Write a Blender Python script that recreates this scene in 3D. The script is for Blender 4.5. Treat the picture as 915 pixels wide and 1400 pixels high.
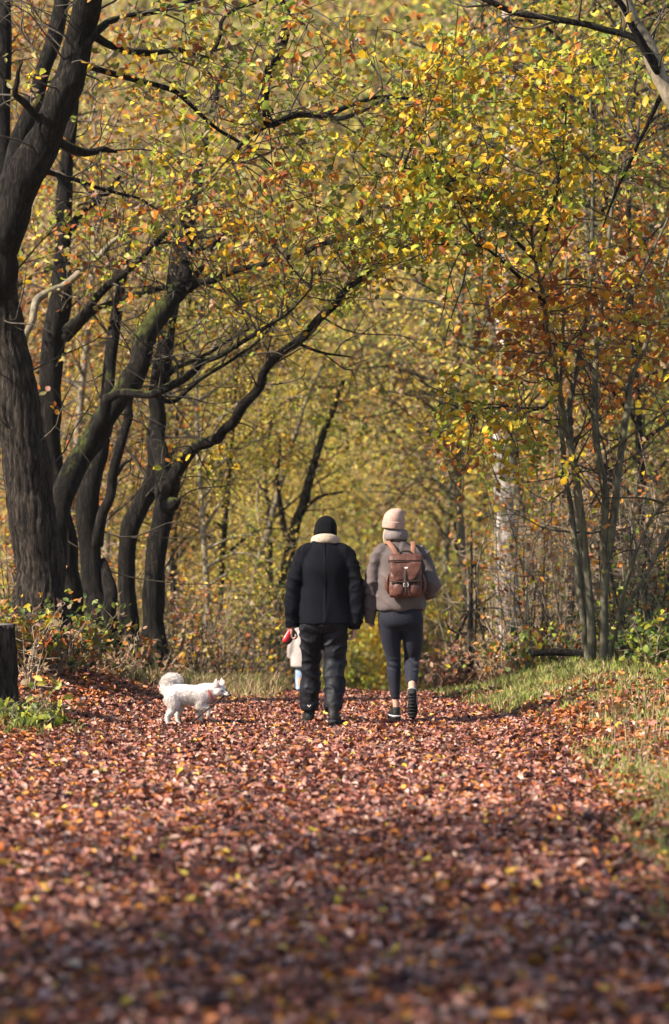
import bpy, math, random
import numpy as np
from mathutils import Vector, noise as mnoise

for o in list(bpy.data.objects):
    bpy.data.objects.remove(o, do_unlink=True)
SC = bpy.context.scene
COL = SC.collection
rng = np.random.default_rng(7)
random.seed(7)

# ------------------------------------------------------------------ camera, sky, sun, exposure
F, CX, HY, EYE = 3984.0, 457.5, 722.0, 1.6      # lens in photo pixels, image centre, horizon row, eye height
cam_d = bpy.data.cameras.new('camera')
cam = bpy.data.objects.new('camera', cam_d); COL.objects.link(cam); SC.camera = cam
cam.location = (0, 0, EYE); cam.rotation_euler = (math.radians(90), 0, 0)
cam_d.sensor_width = 36; cam_d.sensor_fit = 'AUTO'
cam_d.lens = F / 1400 * 36
cam_d.shift_y = (HY - 700) / 1400
cam_d.clip_start = 0.1; cam_d.clip_end = 2000
cam_d.dof.use_dof = True; cam_d.dof.focus_distance = 24.3; cam_d.dof.aperture_fstop = 1.9

SUN_EL, SUN_BACK = math.radians(39), math.radians(23)
sun_pos = Vector((-math.cos(SUN_EL) * math.cos(SUN_BACK), -math.cos(SUN_EL) * math.sin(SUN_BACK), math.sin(SUN_EL)))
world = bpy.data.worlds.new('World'); SC.world = world; world.use_nodes = True
wn = world.node_tree.nodes; wl = world.node_tree.links; wn.clear()
wo = wn.new('ShaderNodeOutputWorld'); wb = wn.new('ShaderNodeBackground'); ws = wn.new('ShaderNodeTexSky')
ws.sky_type = 'NISHITA'; ws.sun_disc = False; ws.sun_elevation = SUN_EL; ws.sun_rotation = math.radians(270) - SUN_BACK
wb.inputs['Strength'].default_value = 0.085
wl.new(ws.outputs[0], wb.inputs[0]); wl.new(wb.outputs[0], wo.inputs[0])
sd = bpy.data.lights.new('sun', 'SUN'); sd.energy = 5.0; sd.angle = math.radians(0.5); sd.color = (1.0, 0.90, 0.76)
so = bpy.data.objects.new('sun', sd); COL.objects.link(so)
so.rotation_euler = (-sun_pos).to_track_quat('-Z', 'Y').to_euler()
SC.view_settings.view_transform = 'Standard'; SC.view_settings.look = 'None'
SC.view_settings.exposure = 1.5; SC.view_settings.gamma = 1.0
SC.render.engine = 'CYCLES'
SC.cycles.max_bounces = 6; SC.cycles.diffuse_bounces = 3; SC.cycles.glossy_bounces = 2
SC.cycles.transmission_bounces = 4; SC.cycles.transparent_max_bounces = 4
SC.cycles.use_denoising = True

# ------------------------------------------------------------------ helpers
def tag(o, label=None, cat=None, group=None, kind=None):
    if label: o['label'] = label
    if cat: o['category'] = cat
    if group: o['group'] = group
    if kind: o['kind'] = kind
    return o

def empty(name, loc=(0, 0, 0), rz=0.0):
    o = bpy.data.objects.new(name, None); COL.objects.link(o)
    o.location = loc; o.rotation_euler = (0, 0, rz); o.empty_display_size = 0.2
    return o

def link(name, me, parent=None, mat=None):
    o = bpy.data.objects.new(name, me); COL.objects.link(o)
    if mat is not None and len(me.materials) == 0: me.materials.append(mat)
    if parent is not None: o.parent = parent
    return o

def P(px, py, d):                       # photo pixel at distance d -> point in the place
    return np.array(((px - CX) / F * d, d, EYE + (HY - py) / F * d))

def smooth(a, b, t):
    t = np.clip((np.asarray(t, float) - a) / (b - a), 0, 1)
    return t * t * (3 - 2 * t)

def mesh_np(name, V, loops, sizes, smooth_shade=False, tint=None):
    V = np.asarray(V, np.float32); loops = np.asarray(loops, np.int32).ravel(); sizes = np.asarray(sizes, np.int32).ravel()
    me = bpy.data.meshes.new(name)
    me.vertices.add(len(V)); me.vertices.foreach_set('co', V.ravel())
    me.loops.add(len(loops)); me.loops.foreach_set('vertex_index', loops)
    me.polygons.add(len(sizes))
    st = np.zeros(len(sizes), np.int32); st[1:] = np.cumsum(sizes)[:-1]
    me.polygons.foreach_set('loop_start', st)
    if smooth_shade: me.polygons.foreach_set('use_smooth', np.ones(len(sizes), bool))
    me.update(calc_edges=True)
    if tint is not None:
        at = me.attributes.new('tint', 'FLOAT_COLOR', 'FACE')
        c = np.ones((len(sizes), 4), np.float32); c[:, :3] = tint
        at.data.foreach_set('color', c.ravel())
    return me

def catmull(pts, n):
    pts = np.asarray(pts, float)
    if len(pts) < 3:
        t = np.linspace(0, 1, n)[:, None]
        return pts[0] * (1 - t) + pts[-1] * t
    p = np.vstack([2 * pts[0] - pts[1], pts, 2 * pts[-1] - pts[-2]])
    u = np.linspace(0, len(pts) - 1, n); i = np.minimum(u.astype(int), len(pts) - 2); t = (u - i)[:, None]
    a, b, c, d = p[i], p[i + 1], p[i + 2], p[i + 3]
    return 0.5 * (2 * b + (c - a) * t + (2 * a - 5 * b + 4 * c - d) * t**2 + (3 * b - a - 3 * c + d) * t**3)

class MB:
    def __init__(s): s.V = []; s.L = []; s.S = []; s.n = 0; s.T = []
    def add(s, V, faces, tint=None):
        V = np.asarray(V, float); s.V.append(V)
        for f in faces:
            s.L.extend(int(k) + s.n for k in f); s.S.append(len(f)); s.T.append(tint)
        s.n += len(V)
    def tube(s, pts, rad, sides=8, n=None, caps=True, ridge=0.0, wob=0.0, ell=None, tint=None):
        pts = np.asarray(pts, float); rad = np.asarray(rad, float) * np.ones(len(pts))
        n = n or max(2, (len(pts) - 1) * 4 + 1)
        c = catmull(np.column_stack([pts, rad]), n); ctr, r = c[:, :3].copy(), np.maximum(c[:, 3], 1e-4)
        t = np.gradient(ctr, axis=0); t /= np.linalg.norm(t, axis=1)[:, None] + 1e-12
        ref = np.array((1., 0, 0)) if abs(t[0, 0]) < 0.9 else np.array((0, 1., 0))
        u = np.empty_like(t); v0 = ref - t[0] * ref.dot(t[0]); u[0] = v0 / np.linalg.norm(v0)
        for k in range(1, n):
            q = u[k - 1] - t[k] * u[k - 1].dot(t[k]); u[k] = q / (np.linalg.norm(q) + 1e-12)
        w = np.cross(t, u)
        a = np.arange(sides) / sides * 2 * np.pi
        R = r[:, None] * np.ones((1, sides))
        if wob:
            ph = rng.uniform(0, 6.28, 6); z = np.linspace(0, 1, n)[:, None] * n * 0.5
            R = R * (1 + wob * (np.sin(2 * a + ph[0] + z * 0.9) * .5 + np.sin(3 * a + ph[1] - z * 0.7) * .35 + np.sin(z * 1.3 + ph[2]) * .5 + np.sin(z * 3.1 + a + ph[3]) * .3))
        if ridge:
            z = np.arange(n)[:, None]; ph = rng.uniform(0, 6.28, 4)
            s1 = np.abs(np.sin(11 * a + 1.3 * np.sin(z * .35 + 3 * a) + ph[0])) + .6 * np.abs(np.sin(17 * a + 1.7 * np.sin(z * .5 + 2 * a) + ph[1]))
            R = R * (1 + ridge * (s1 - 0.9) + ridge * .5 * rng.normal(0, .35, R.shape))
        ex, ey = ell or (1, 1)
        V = ctr[:, None, :] + R[:, :, None] * (np.cos(a)[None, :, None] * u[:, None, :] * ex + np.sin(a)[None, :, None] * w[:, None, :] * ey)
        fs = []
        for k in range(n - 1):
            for j in range(sides):
                j2 = (j + 1) % sides
                fs.append((k * sides + j, k * sides + j2, (k + 1) * sides + j2, (k + 1) * sides + j))
        if caps:
            fs.append(tuple(range(sides))[::-1]); fs.append(tuple((n - 1) * sides + j for j in range(sides)))
        s.add(V.reshape(-1, 3), fs, tint)
    def rings(s, R, n=24, expo=2.0, close=False):
        """stack of rings (cx,cy,cz,rx,ry[,tilt_x,tilt_y]) interpolated smoothly"""
        R = [tuple(r) + (0,) * (7 - len(r)) for r in R]
        c = catmull(np.array(R), max(2, (len(R) - 1) * 4 + 1)) if len(R) > 2 else np.array(R, float)
        a = np.arange(n) / n * 2 * np.pi
        ca, sa = np.cos(a), np.sin(a)
        ca = np.sign(ca) * np.abs(ca)**(2 / expo); sa = np.sign(sa) * np.abs(sa)**(2 / expo)
        x = c[:, 0:1] + c[:, 3:4] * ca; y = c[:, 1:2] + c[:, 4:5] * sa
        z = c[:, 2:3] + c[:, 5:6] * c[:, 3:4] * ca + c[:, 6:7] * c[:, 4:5] * sa
        V = np.stack([x, y, z], -1).reshape(-1, 3); m = len(c); fs = []
        for k in range(m - 1):
            for j in range(n):
                j2 = (j + 1) % n
                fs.append((k * n + j, k * n + j2, (k + 1) * n + j2, (k + 1) * n + j))
        fs.append(tuple(range(n))[::-1]); fs.append(tuple((m - 1) * n + j for j in range(n)))
        s.add(V, fs)
    def ball(s, c, r, nu=16, nv=10, rot=None):
        c = np.asarray(c, float); r = np.asarray(r, float) * np.ones(3)
        V = []; fs = []
        for i in range(1, nv):
            th = math.pi * i / nv
            for j in range(nu):
                ph = 2 * math.pi * j / nu
                V.append((math.sin(th) * math.cos(ph), math.sin(th) * math.sin(ph), math.cos(th)))
        V += [(0, 0, 1), (0, 0, -1)]
        V = np.array(V) * r
        if rot is not None:
            from mathutils import Euler
            V = V @ np.array(Euler(rot).to_matrix()).T
        top, bot = (nv - 1) * nu, (nv - 1) * nu + 1
        for i in range(nv - 2):
            for j in range(nu):
                j2 = (j + 1) % nu
                fs.append((i * nu + j, (i + 1) * nu + j, (i + 1) * nu + j2, i * nu + j2))
        for j in range(nu):
            j2 = (j + 1) % nu
            fs.append((top, j, j2)); fs.append((bot, (nv - 2) * nu + j2, (nv - 2) * nu + j))
        s.add(V + c, fs)
    def mesh(s, name, sm=True):
        tint = None
        if any(t is not None for t in s.T): tint = np.array([t if t is not None else (.5, .5, .5) for t in s.T])
        return mesh_np(name, np.vstack(s.V), s.L, s.S, sm, tint)
    def build(s, name, mat, parent=None, sm=True):
        return link(name, s.mesh(name, sm), parent, mat)

def fuse(mb, name, mat, parent, voxel, smooth_it=4, dec=None, fold=None):
    """one continuous surface out of overlapping closed shapes, then a cloth relief"""
    tmp = link(name + '_tmp', mb.mesh(name))
    m = tmp.modifiers.new('r', 'REMESH'); m.mode = 'VOXEL'; m.voxel_size = voxel; m.use_smooth_shade = True
    if smooth_it:
        m = tmp.modifiers.new('s', 'SMOOTH'); m.iterations = smooth_it; m.factor = 0.5
    if dec:
        m = tmp.modifiers.new('d', 'DECIMATE'); m.ratio = dec
    dg = bpy.context.evaluated_depsgraph_get()
    me = bpy.data.meshes.new_from_object(tmp.evaluated_get(dg)); me.name = name
    old = tmp.data; bpy.data.objects.remove(tmp); bpy.data.meshes.remove(old)
    if fold:
        n = len(me.vertices); co = np.empty(n * 3, np.float32); me.vertices.foreach_get('co', co); co = co.reshape(-1, 3)
        no = np.empty(n * 3, np.float32); me.vertex_normals.foreach_get('vector', no); no = no.reshape(-1, 3)
        d = np.array([fold(p) for p in co.tolist()], np.float32)
        me.vertices.foreach_set('co', (co + no * d[:, None]).ravel())
    me.polygons.foreach_set('use_smooth', np.ones(len(me.polygons), bool)); me.update()
    return link(name, me, parent, mat)

def nz(x, y, z, seed=0): return mnoise.noise(Vector((x + seed * 13.7, y - seed * 7.1, z + seed * 3.3)))

# ---- leaves
OV = np.array([(-.5, 0, 0), (-.2, .27, 1), (.2, .29, 1), (.5, 0, 2), (.2, -.29, 1), (-.2, -.27, 1), (.02, 0, 3)])
OV_L = [0, 6, 1, 1, 6, 3, 2, 0, 5, 6, 6, 5, 4, 3]; OV_S = [3, 4, 3, 4]
RH = np.array([(-.5, 0, 0), (0, .31, 1), (.5, 0, 2), (0, -.31, 1)])
RH_L = [0, 2, 1, 0, 3, 2]; RH_S = [3, 3]

def leaves_mesh(name, pos, size, nrm, col, shape='oval', curl=.12):
    N = len(pos)
    T, L, S = (OV, OV_L, OV_S) if shape == 'oval' else (RH, RH_L, RH_S)
    nrm = nrm / (np.linalg.norm(nrm, axis=1)[:, None] + 1e-9)
    q = rng.normal(size=(N, 3)); a = np.cross(nrm, q); a /= np.linalg.norm(a, axis=1)[:, None] + 1e-9
    b = np.cross(nrm, a)
    lift = np.zeros((N, 4)); lift[:, 1] = rng.normal(.6, .9, N) * curl; lift[:, 2] = rng.normal(0, 1.0, N) * curl; lift[:, 3] = rng.normal(-.3, .5, N) * curl
    wid = rng.uniform(.75, 1.25, N)
    ls = T[:, 2].astype(int)
    h = lift[:, ls]; 
    if shape == 'oval': h = h + rng.normal(0, .05, h.shape)
    V = pos[:, None, :] + size[:, None, None] * (T[None, :, 0, None] * a[:, None, :] + (T[None, :, 1] * wid[:, None])[..., None] * b[:, None, :] + h[..., None] * nrm[:, None, :])
    k = len(T)
    loops = (np.array(L)[None, :] + (np.arange(N) * k)[:, None]).ravel()
    sizes = np.tile(S, N)
    return mesh_np(name, V.reshape(-1, 3), loops, sizes, False, np.repeat(col, len(S), axis=0))

Yl = [(.74, .48, .025), (.62, .42, .03), (.78, .56, .05), (.56, .43, .04), (.68, .39, .02)]
Pale = [(.72, .52, .09), (.64, .46, .09), (.76, .58, .13), (.60, .49, .10)]
Gl = [(.40, .42, .05), (.30, .35, .05), (.46, .44, .06), (.24, .31, .04)]
Dg = [(.07, .12, .03), (.11, .16, .035), (.15, .19, .05), (.05, .09, .03)]
Or = [(.58, .22, .03), (.46, .14, .02), (.60, .29, .04), (.34, .10, .03), (.48, .22, .05)]
Br = [(.36, .23, .13), (.26, .15, .09), (.46, .32, .19), (.32, .22, .12)]
Ol = [(.30, .27, .08), (.36, .31, .08), (.24, .21, .08), (.42, .35, .11)]
def clump(mix):
    k = rng.integers(0, len(mix)); p = np.array([w for _, w in mix], float); k = rng.choice(len(mix), p=p / p.sum())
    return [(c, w * (5 if i == k else .7)) for i, (c, w) in enumerate(mix)]
def colours(n, mix):
    tot = sum(w for _, w in mix); out = np.empty((n, 3)); pick = rng.random(n) * tot; acc = 0
    for cols, w in mix:
        m = (pick >= acc) & (pick < acc + w); acc += w
        c = np.array(cols)[rng.integers(0, len(cols), m.sum())]; out[m] = c
    return np.clip(out * rng.uniform(.75, 1.2, (n, 1)) * rng.uniform(.92, 1.08, (n, 3)), .01, .85)

# ------------------------------------------------------------------ materials
def mat(name, build):
    m = bpy.data.materials.new(name); m.use_nodes = True
    nt = m.node_tree; nt.nodes.clear()
    out = nt.nodes.new('ShaderNodeOutputMaterial')
    N = lambda t, **k: (lambda nd: ([setattr(nd, a, b) for a, b in k.items()], nd)[1])(nt.nodes.new(t))
    build(N, nt.links.new, out); return m

def ramp(N, stops):
    r = N('ShaderNodeValToRGB'); e = r.color_ramp.elements
    while len(e) < len(stops): e.new(.5)
    for k, (p, c) in enumerate(stops): e[k].position = p; e[k].color = (*c, 1)
    return r

def noise_mat(name, stops, scale=8, rough=.8, bump=.2, bscale=40, spec=.3, stretch=(1, 1, 1), detail=6, dist=.02, sheen=0, wave=None):
    def b(N, K, out):
        tc = N('ShaderNodeTexCoord'); mp = N('ShaderNodeMapping'); mp.inputs['Scale'].default_value = stretch
        K(tc.outputs['Object'], mp.inputs[0])
        n1 = N('ShaderNodeTexNoise'); n1.inputs['Scale'].default_value = scale; n1.inputs['Detail'].default_value = detail
        K(mp.outputs[0], n1.inputs['Vector']); r = ramp(N, stops); K(n1.outputs['Fac'], r.inputs[0])
        p = N('ShaderNodeBsdfPrincipled'); p.inputs['Roughness'].default_value = rough; p.inputs['Specular IOR Level'].default_value = spec
        if sheen: p.inputs['Sheen Weight'].default_value = sheen
        K(r.outputs[0], p.inputs['Base Color'])
        n2 = N('ShaderNodeTexNoise'); n2.inputs['Scale'].default_value = bscale; n2.inputs['Detail'].default_value = 4; K(mp.outputs[0], n2.inputs['Vector'])
        h = n2.outputs['Fac']
        if wave:
            w = N('ShaderNodeTexWave'); w.bands_direction = wave[0]; w.inputs['Scale'].default_value = wave[1]; w.inputs['Distortion'].default_value = .6
            K(tc.outputs['Object'], w.inputs[0]); ad = N('ShaderNodeMath', operation='ADD'); K(h, ad.inputs[0]); K(w.outputs['Fac'], ad.inputs[1]); h = ad.outputs[0]
        bp = N('ShaderNodeBump'); bp.inputs['Strength'].default_value = bump; bp.inputs['Distance'].default_value = dist
        K(h, bp.inputs['Height']); K(bp.outputs[0], p.inputs['Normal']); K(p.outputs[0], out.inputs[0])
    return mat(name, b)

def leaf_mat(name, trans=.4, rough=.5, spec=.35):
    def b(N, K, out):
        at = N('ShaderNodeAttribute', attribute_name='tint')
        tc = N('ShaderNodeTexCoord'); n = N('ShaderNodeTexNoise'); n.inputs['Scale'].default_value = 45; K(tc.outputs['Object'], n.inputs['Vector'])
        r = ramp(N, [(.3, (.62, .58, .55)), (.62, (1, 1, 1))]); K(n.outputs['Fac'], r.inputs[0])
        mx = N('ShaderNodeMix', data_type='RGBA', blend_type='MULTIPLY'); mx.inputs[0].default_value = .8
        K(at.outputs['Color'], mx.inputs[6]); K(r.outputs[0], mx.inputs[7])
        p = N('ShaderNodeBsdfPrincipled'); p.inputs['Roughness'].default_value = rough; p.inputs['Specular IOR Level'].default_value = spec
        K(mx.outputs[2], p.inputs['Base Color'])
        t = N('ShaderNodeBsdfTranslucent'); K(mx.outputs[2], t.inputs[0])
        ms = N('ShaderNodeMixShader'); ms.inputs[0].default_value = trans
        K(p.outputs[0], ms.inputs[1]); K(t.outputs[0], ms.inputs[2]); K(ms.outputs[0], out.inputs[0])
    return mat(name, b)

def bark_mat(name, dark, light, moss=0.3, zs=.16, scale=26, bump=.9):
    def b(N, K, out):
        tc = N('ShaderNodeTexCoord'); mp = N('ShaderNodeMapping'); mp.inputs['Scale'].default_value = (1, 1, zs); K(tc.outputs['Object'], mp.inputs[0])
        n1 = N('ShaderNodeTexNoise'); n1.inputs['Scale'].default_value = scale; n1.inputs['Detail'].default_value = 8; n1.inputs['Roughness'].default_value = .65; K(mp.outputs[0], n1.inputs['Vector'])
        r = ramp(N, [(.36, dark), (.52, tuple((a + c) / 2 for a, c in zip(dark, light))), (.68, light)]); K(n1.outputs['Fac'], r.inputs[0])
        vo = N('ShaderNodeTexVoronoi', feature='DISTANCE_TO_EDGE'); vo.inputs['Scale'].default_value = scale * 1.1; vm = N('ShaderNodeMix', data_type='VECTOR'); vm.inputs[0].default_value = .12
        K(mp.outputs[0], vm.inputs[4]); K(n1.outputs['Color'], vm.inputs[5]); K(vm.outputs[1], vo.inputs['Vector'])
        vr = ramp(N, [(.0, (.25, .25, .25)), (.14, (1, 1, 1))]); K(vo.outputs['Distance'], vr.inputs[0])
        mv = N('ShaderNodeMix', data_type='RGBA', blend_type='MULTIPLY'); mv.inputs[0].default_value = .9 if bump > .5 else .0; K(r.outputs[0], mv.inputs[6]); K(vr.outputs[0], mv.inputs[7])
        hs = N('ShaderNodeMath', operation='MULTIPLY'); K(n1.outputs['Fac'], hs.inputs[0]); K(mv.outputs[2], hs.inputs[1]) if False else K(vr.outputs[0], hs.inputs[1])
        n2 = N('ShaderNodeTexNoise'); n2.inputs['Scale'].default_value = 2.2; n2.inputs['Detail'].default_value = 5; K(tc.outputs['Object'], n2.inputs['Vector'])
        geo = N('ShaderNodeNewGeometry'); sx = N('ShaderNodeSeparateXYZ'); K(geo.outputs['Normal'], sx.inputs[0])
        ma = N('ShaderNodeMath', operation='MULTIPLY_ADD'); K(sx.outputs[2], ma.inputs[0]); ma.inputs[1].default_value = .36; mn = N('ShaderNodeMath', operation='MULTIPLY_ADD'); K(n1.outputs['Fac'], mn.inputs[0]); mn.inputs[1].default_value = .7; K(n2.outputs['Fac'], mn.inputs[2]); mo_ = N('ShaderNodeMath', operation='SUBTRACT'); K(mn.outputs[0], mo_.inputs[0]); mo_.inputs[1].default_value = .35; K(mo_.outputs[0], ma.inputs[2])
        r2 = ramp(N, [(.80 - moss * .4, (0, 0, 0)), (1.0 - moss * .4, (1, 1, 1))]); K(ma.outputs[0], r2.inputs[0])
        mx = N('ShaderNodeMix', data_type='RGBA'); K(r2.outputs[0], mx.inputs[0]); K(mv.outputs[2], mx.inputs[6]); mx.inputs[7].default_value = (.060, .068, .015, 1)
        p = N('ShaderNodeBsdfPrincipled'); p.inputs['Roughness'].default_value = .9; p.inputs['Specular IOR Level'].default_value = .15
        K(mx.outputs[2], p.inputs['Base Color'])
        bp = N('ShaderNodeBump'); bp.inputs['Strength'].default_value = bump; bp.inputs['Distance'].default_value = .03
        K(hs.outputs[0] if bump > .5 else n1.outputs['Fac'], bp.inputs['Height']); K(bp.outputs[0], p.inputs['Normal']); K(p.outputs[0], out.inputs[0])
    return mat(name, b)

M = {}
M['leaf'] = leaf_mat('leaf', .5)
M['litter'] = leaf_mat('litter', .06, .55, .3)
M['grass'] = leaf_mat('grass_blade', .3, .6, .2)
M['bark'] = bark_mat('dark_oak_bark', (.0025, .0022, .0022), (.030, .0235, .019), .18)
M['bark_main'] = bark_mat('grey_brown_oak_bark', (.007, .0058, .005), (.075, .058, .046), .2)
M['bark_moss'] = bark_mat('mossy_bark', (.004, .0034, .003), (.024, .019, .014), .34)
M['bark_pale'] = bark_mat('pale_bark', (.10, .085, .06), (.30, .25, .18), .2, .5, 14, .4)
M['bark_hazel'] = bark_mat('smooth_hazel_bark', (.045, .04, .028), (.155, .14, .092), .3, .4, 20, .35)
M['twig'] = noise_mat('twig_bark', [(0.3, (0.0225, 0.018, 0.0135)), (0.7, (0.075, 0.06, 0.045))], 12, .9, .2)
M['twig_pale'] = noise_mat('pale_twig_bark', [(.3, (.09, .07, .05)), (.7, (.31, .24, .165))], 12, .9, .2)
M['soil'] = noise_mat('forest_soil', [(.3, (.018, .012, .009)), (.55, (.04, .025, .018)), (.75, (.07, .045, .03))], 3, .95, .6, 18)
M['floor'] = noise_mat('forest_floor', [(.3, (.06, .04, .022)), (.5, (.14, .09, .04)), (.62, (.12, .12, .04)), (.78, (.24, .15, .06))], 1.3, .95, .8, 9, detail=10)
def birch(N, K, out):
    tc = N('ShaderNodeTexCoord'); mp = N('ShaderNodeMapping'); mp.inputs['Scale'].default_value = (1.2, 1.2, 3.4); K(tc.outputs['Object'], mp.inputs[0])
    n = N('ShaderNodeTexNoise'); n.inputs['Scale'].default_value = 1.5; n.inputs['Detail'].default_value = 7; K(mp.outputs[0], n.inputs['Vector'])
    r = ramp(N, [(.36, (.03, .026, .022)), (.43, (.30, .25, .22)), (.55, (.52, .46, .42)), (.75, (.60, .52, .47))]); K(n.outputs['Fac'], r.inputs[0])
    p = N('ShaderNodeBsdfPrincipled'); p.inputs['Roughness'].default_value = .7; K(r.outputs[0], p.inputs['Base Color']); K(p.outputs[0], out.inputs[0])
M['birch'] = mat('birch_bark', birch)
M['cut_wood'] = noise_mat('weathered_cut_wood', [(.3, (.10, .08, .065)), (.7, (.22, .18, .15))], 20, .9, .4)
M['navy'] = noise_mat('navy_corduroy', [(.3, (.0014, .0016, .0034)), (.7, (.0036, .0040, .0078))], 6, .9, .3, 60, .12, wave=('X', 60), dist=.004)
M['black_knit'] = noise_mat('black_knit', [(0.3, (0.0025, 0.0025, 0.0034)), (0.7, (0.0059, 0.0059, 0.0076))], 20, .95, .6, 90, .1, wave=('X', 70), dist=.004)
M['trouser'] = noise_mat('dark_hiking_cloth', [(.3, (.0014, .0016, .0036)), (.7, (.0038, .0043, .0085))], 5, .65, .5, 14, .25, dist=.03)
M['shearling'] = noise_mat('cream_shearling', [(0.3, (0.289, 0.221, 0.1615)), (0.7, (0.459, 0.374, 0.289))], 60, .95, .9, 120, .1, dist=.01)
M['boot'] = noise_mat('dark_boot', [(0.3, (0.0049, 0.0049, 0.0054)), (0.7, (0.0108, 0.0103, 0.0098))], 20, .6, .4, 60)
M['sole'] = noise_mat('black_rubber', [(.3, (.008, .008, .008)), (.7, (.016, .016, .016))], 20, .7, .4, 60)
M['white'] = noise_mat('white_rubber', [(0.3, (0.44, 0.416, 0.4)), (0.7, (0.6, 0.576, 0.56))], 20, .6, .1)
M['skin'] = noise_mat('skin', [(0.3, (0.384, 0.2, 0.136)), (0.7, (0.48, 0.272, 0.2))], 20, .55, .1, 80)
M['taupe'] = noise_mat('taupe_softshell', [(0.3, (0.059, 0.0439, 0.0418)), (0.7, (0.09, 0.0684, 0.0648))], 5, .75, .35, 16, .25, dist=.02, sheen=.1)
M['fleece'] = noise_mat('grey_fleece', [(0.3, (0.136, 0.108, 0.104)), (0.7, (0.216, 0.18, 0.172))], 50, .95, .8, 110, .1, dist=.008)
M['pink_knit'] = noise_mat('pale_pink_knit', [(0.3, (0.3089, 0.1895, 0.1509)), (0.7, (0.4072, 0.2738, 0.2246))], 25, .9, .5, 60, .15, wave=('DIAGONAL', 45), dist=.004)
M['legging'] = noise_mat('slate_legging', [(.38, (.0040, .0045, .0095)), (.60, (.0085, .0095, .0185)), (.68, (.026, .028, .044))], 190, .75, .15, 60, .2, detail=1, sheen=.05)
M['blond'] = noise_mat('blond_hair', [(0.3, (0.252, 0.175, 0.112)), (0.7, (0.364, 0.28, 0.196))], 30, .6, .5, 60, stretch=(1, 1, .1))
M['leather'] = noise_mat('brown_bag_cloth', [(0.3, (0.0468, 0.0158, 0.0108)), (0.55, (0.085, 0.0302, 0.0194)), (0.75, (0.1224, 0.0475, 0.031))], 9, .55, .4, 26, .35)
M['leather_dark'] = noise_mat('dark_brown_webbing', [(0.3, (0.016, 0.0088, 0.0064)), (0.7, (0.04, 0.0224, 0.016))], 20, .7, .2)
M['tan_strap'] = noise_mat('tan_webbing', [(0.3, (0.16, 0.068, 0.0384)), (0.7, (0.216, 0.1, 0.06))], 15, .65, .2)
M['red'] = noise_mat('red_plastic', [(0.3, (0.4675, 0.0102, 0.0187)), (0.7, (0.561, 0.0187, 0.0255))], 6, .35, .03, spec=.5)
M['black_plastic'] = noise_mat('black_plastic', [(.3, (.008, .008, .009)), (.7, (.015, .015, .016))], 6, .4, .05)
M['metal'] = noise_mat('grey_metal', [(.3, (.35, .35, .36)), (.7, (.5, .5, .5))], 6, .3, .05)
M['cream'] = noise_mat('cream_coat_cloth', [(0.3, (0.232, 0.2, 0.192)), (0.7, (0.336, 0.296, 0.28))], 8, .9, .4, 30, .1)
M['denim'] = noise_mat('light_denim', [(0.3, (0.16, 0.224, 0.352)), (0.7, (0.288, 0.368, 0.496))], 14, .85, .3, 60, .15)
M['dog'] = noise_mat('white_dog_coat', [(0.3, (0.56, 0.48, 0.432)), (0.7, (0.688, 0.632, 0.592))], 9, .9, .5, 50, .1, dist=.01)
M['fur'] = noise_mat('white_dog_fur', [(0.3, (0.5772, 0.507, 0.468)), (0.7, (0.6864, 0.6396, 0.6084))], 9, .8, 0, 50, .1)
M['dog_black'] = noise_mat('dog_nose', [(.3, (.010, .009, .009)), (.7, (.02, .018, .018))], 9, .3, .1, spec=.5)
M['pink'] = noise_mat('pink_ear', [(.3, (.50, .30, .26)), (.7, (.60, .40, .35))], 20, .8, .1)
M['collar'] = noise_mat('red_collar', [(0.3, (0.288, 0.04, 0.04)), (0.7, (0.384, 0.064, 0.056))], 20, .7, .2)

# ------------------------------------------------------------------ ground
def xr(y): return np.interp(y, [0, 12, 14, 16, 18, 22, 25, 28, 31, 60], [1.3, 1.32, 1.42, 1.5, 1.6, 1.72, 1.5, 1.12, .95, 1.2])
def xl(y): return np.interp(y, [0, 14, 20, 24, 28, 31, 60], [-2.4, -2.3, -2.2, -2.0, -1.7, -1.35, -1.2])
def g(x, y):
    x = np.asarray(x, float); y = np.asarray(y, float)
    s = np.clip(y - 27.4, 0, None)
    z = -np.where(s < 4, .0148 * s * s, .0148 * 16 + (s - 4) * .113)
    z = np.maximum(z, -4.6 + 0 * z)
    z = z + .46 * np.clip(y - 96, 0, 110) * smooth(96, 130, y)
    z = z + .66 * smooth(1.2, 3.3, -x) * smooth(19.5, 27, y) + .09 * np.clip(-x - 2.9, 0, 8)
    z = z + .32 * smooth(1.15, 2.6, x) * smooth(18, 25, y) + .03 * np.clip(x - 2.6, 0, 8)
    z = z - .05
    z = z + .018 * np.sin(x * 2.1 + y * .7) * np.sin(y * 1.3 - x * .4) + .012 * np.sin(x * 5 + 1) * np.sin(y * 3.7)
    return z

def grid_obj(name, xs, ys, zf, mt):
    X, Y = np.meshgrid(xs, ys); Z = zf(X, Y); ny, nx = X.shape
    V = np.stack([X, Y, Z], -1).reshape(-1, 3)
    i = (np.arange(ny - 1)[:, None] * nx + np.arange(nx - 1)[None, :]).ravel()
    L = np.stack([i, i + 1, i + nx + 1, i + nx], -1).ravel()
    return link(name, mesh_np(name, V, L, np.full(len(i), 4), True), None, mt)

xs = np.concatenate([np.linspace(-300, -9, 40), np.arange(-8.8, 8.8, .2), np.linspace(9, 300, 40)])
ys = np.concatenate([np.linspace(-60, 0, 12), np.arange(.4, 45, .25), np.linspace(45.5, 480, 150)])
ground = tag(grid_obj('ground', xs, ys, g, M['floor']), kind='structure')

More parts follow.
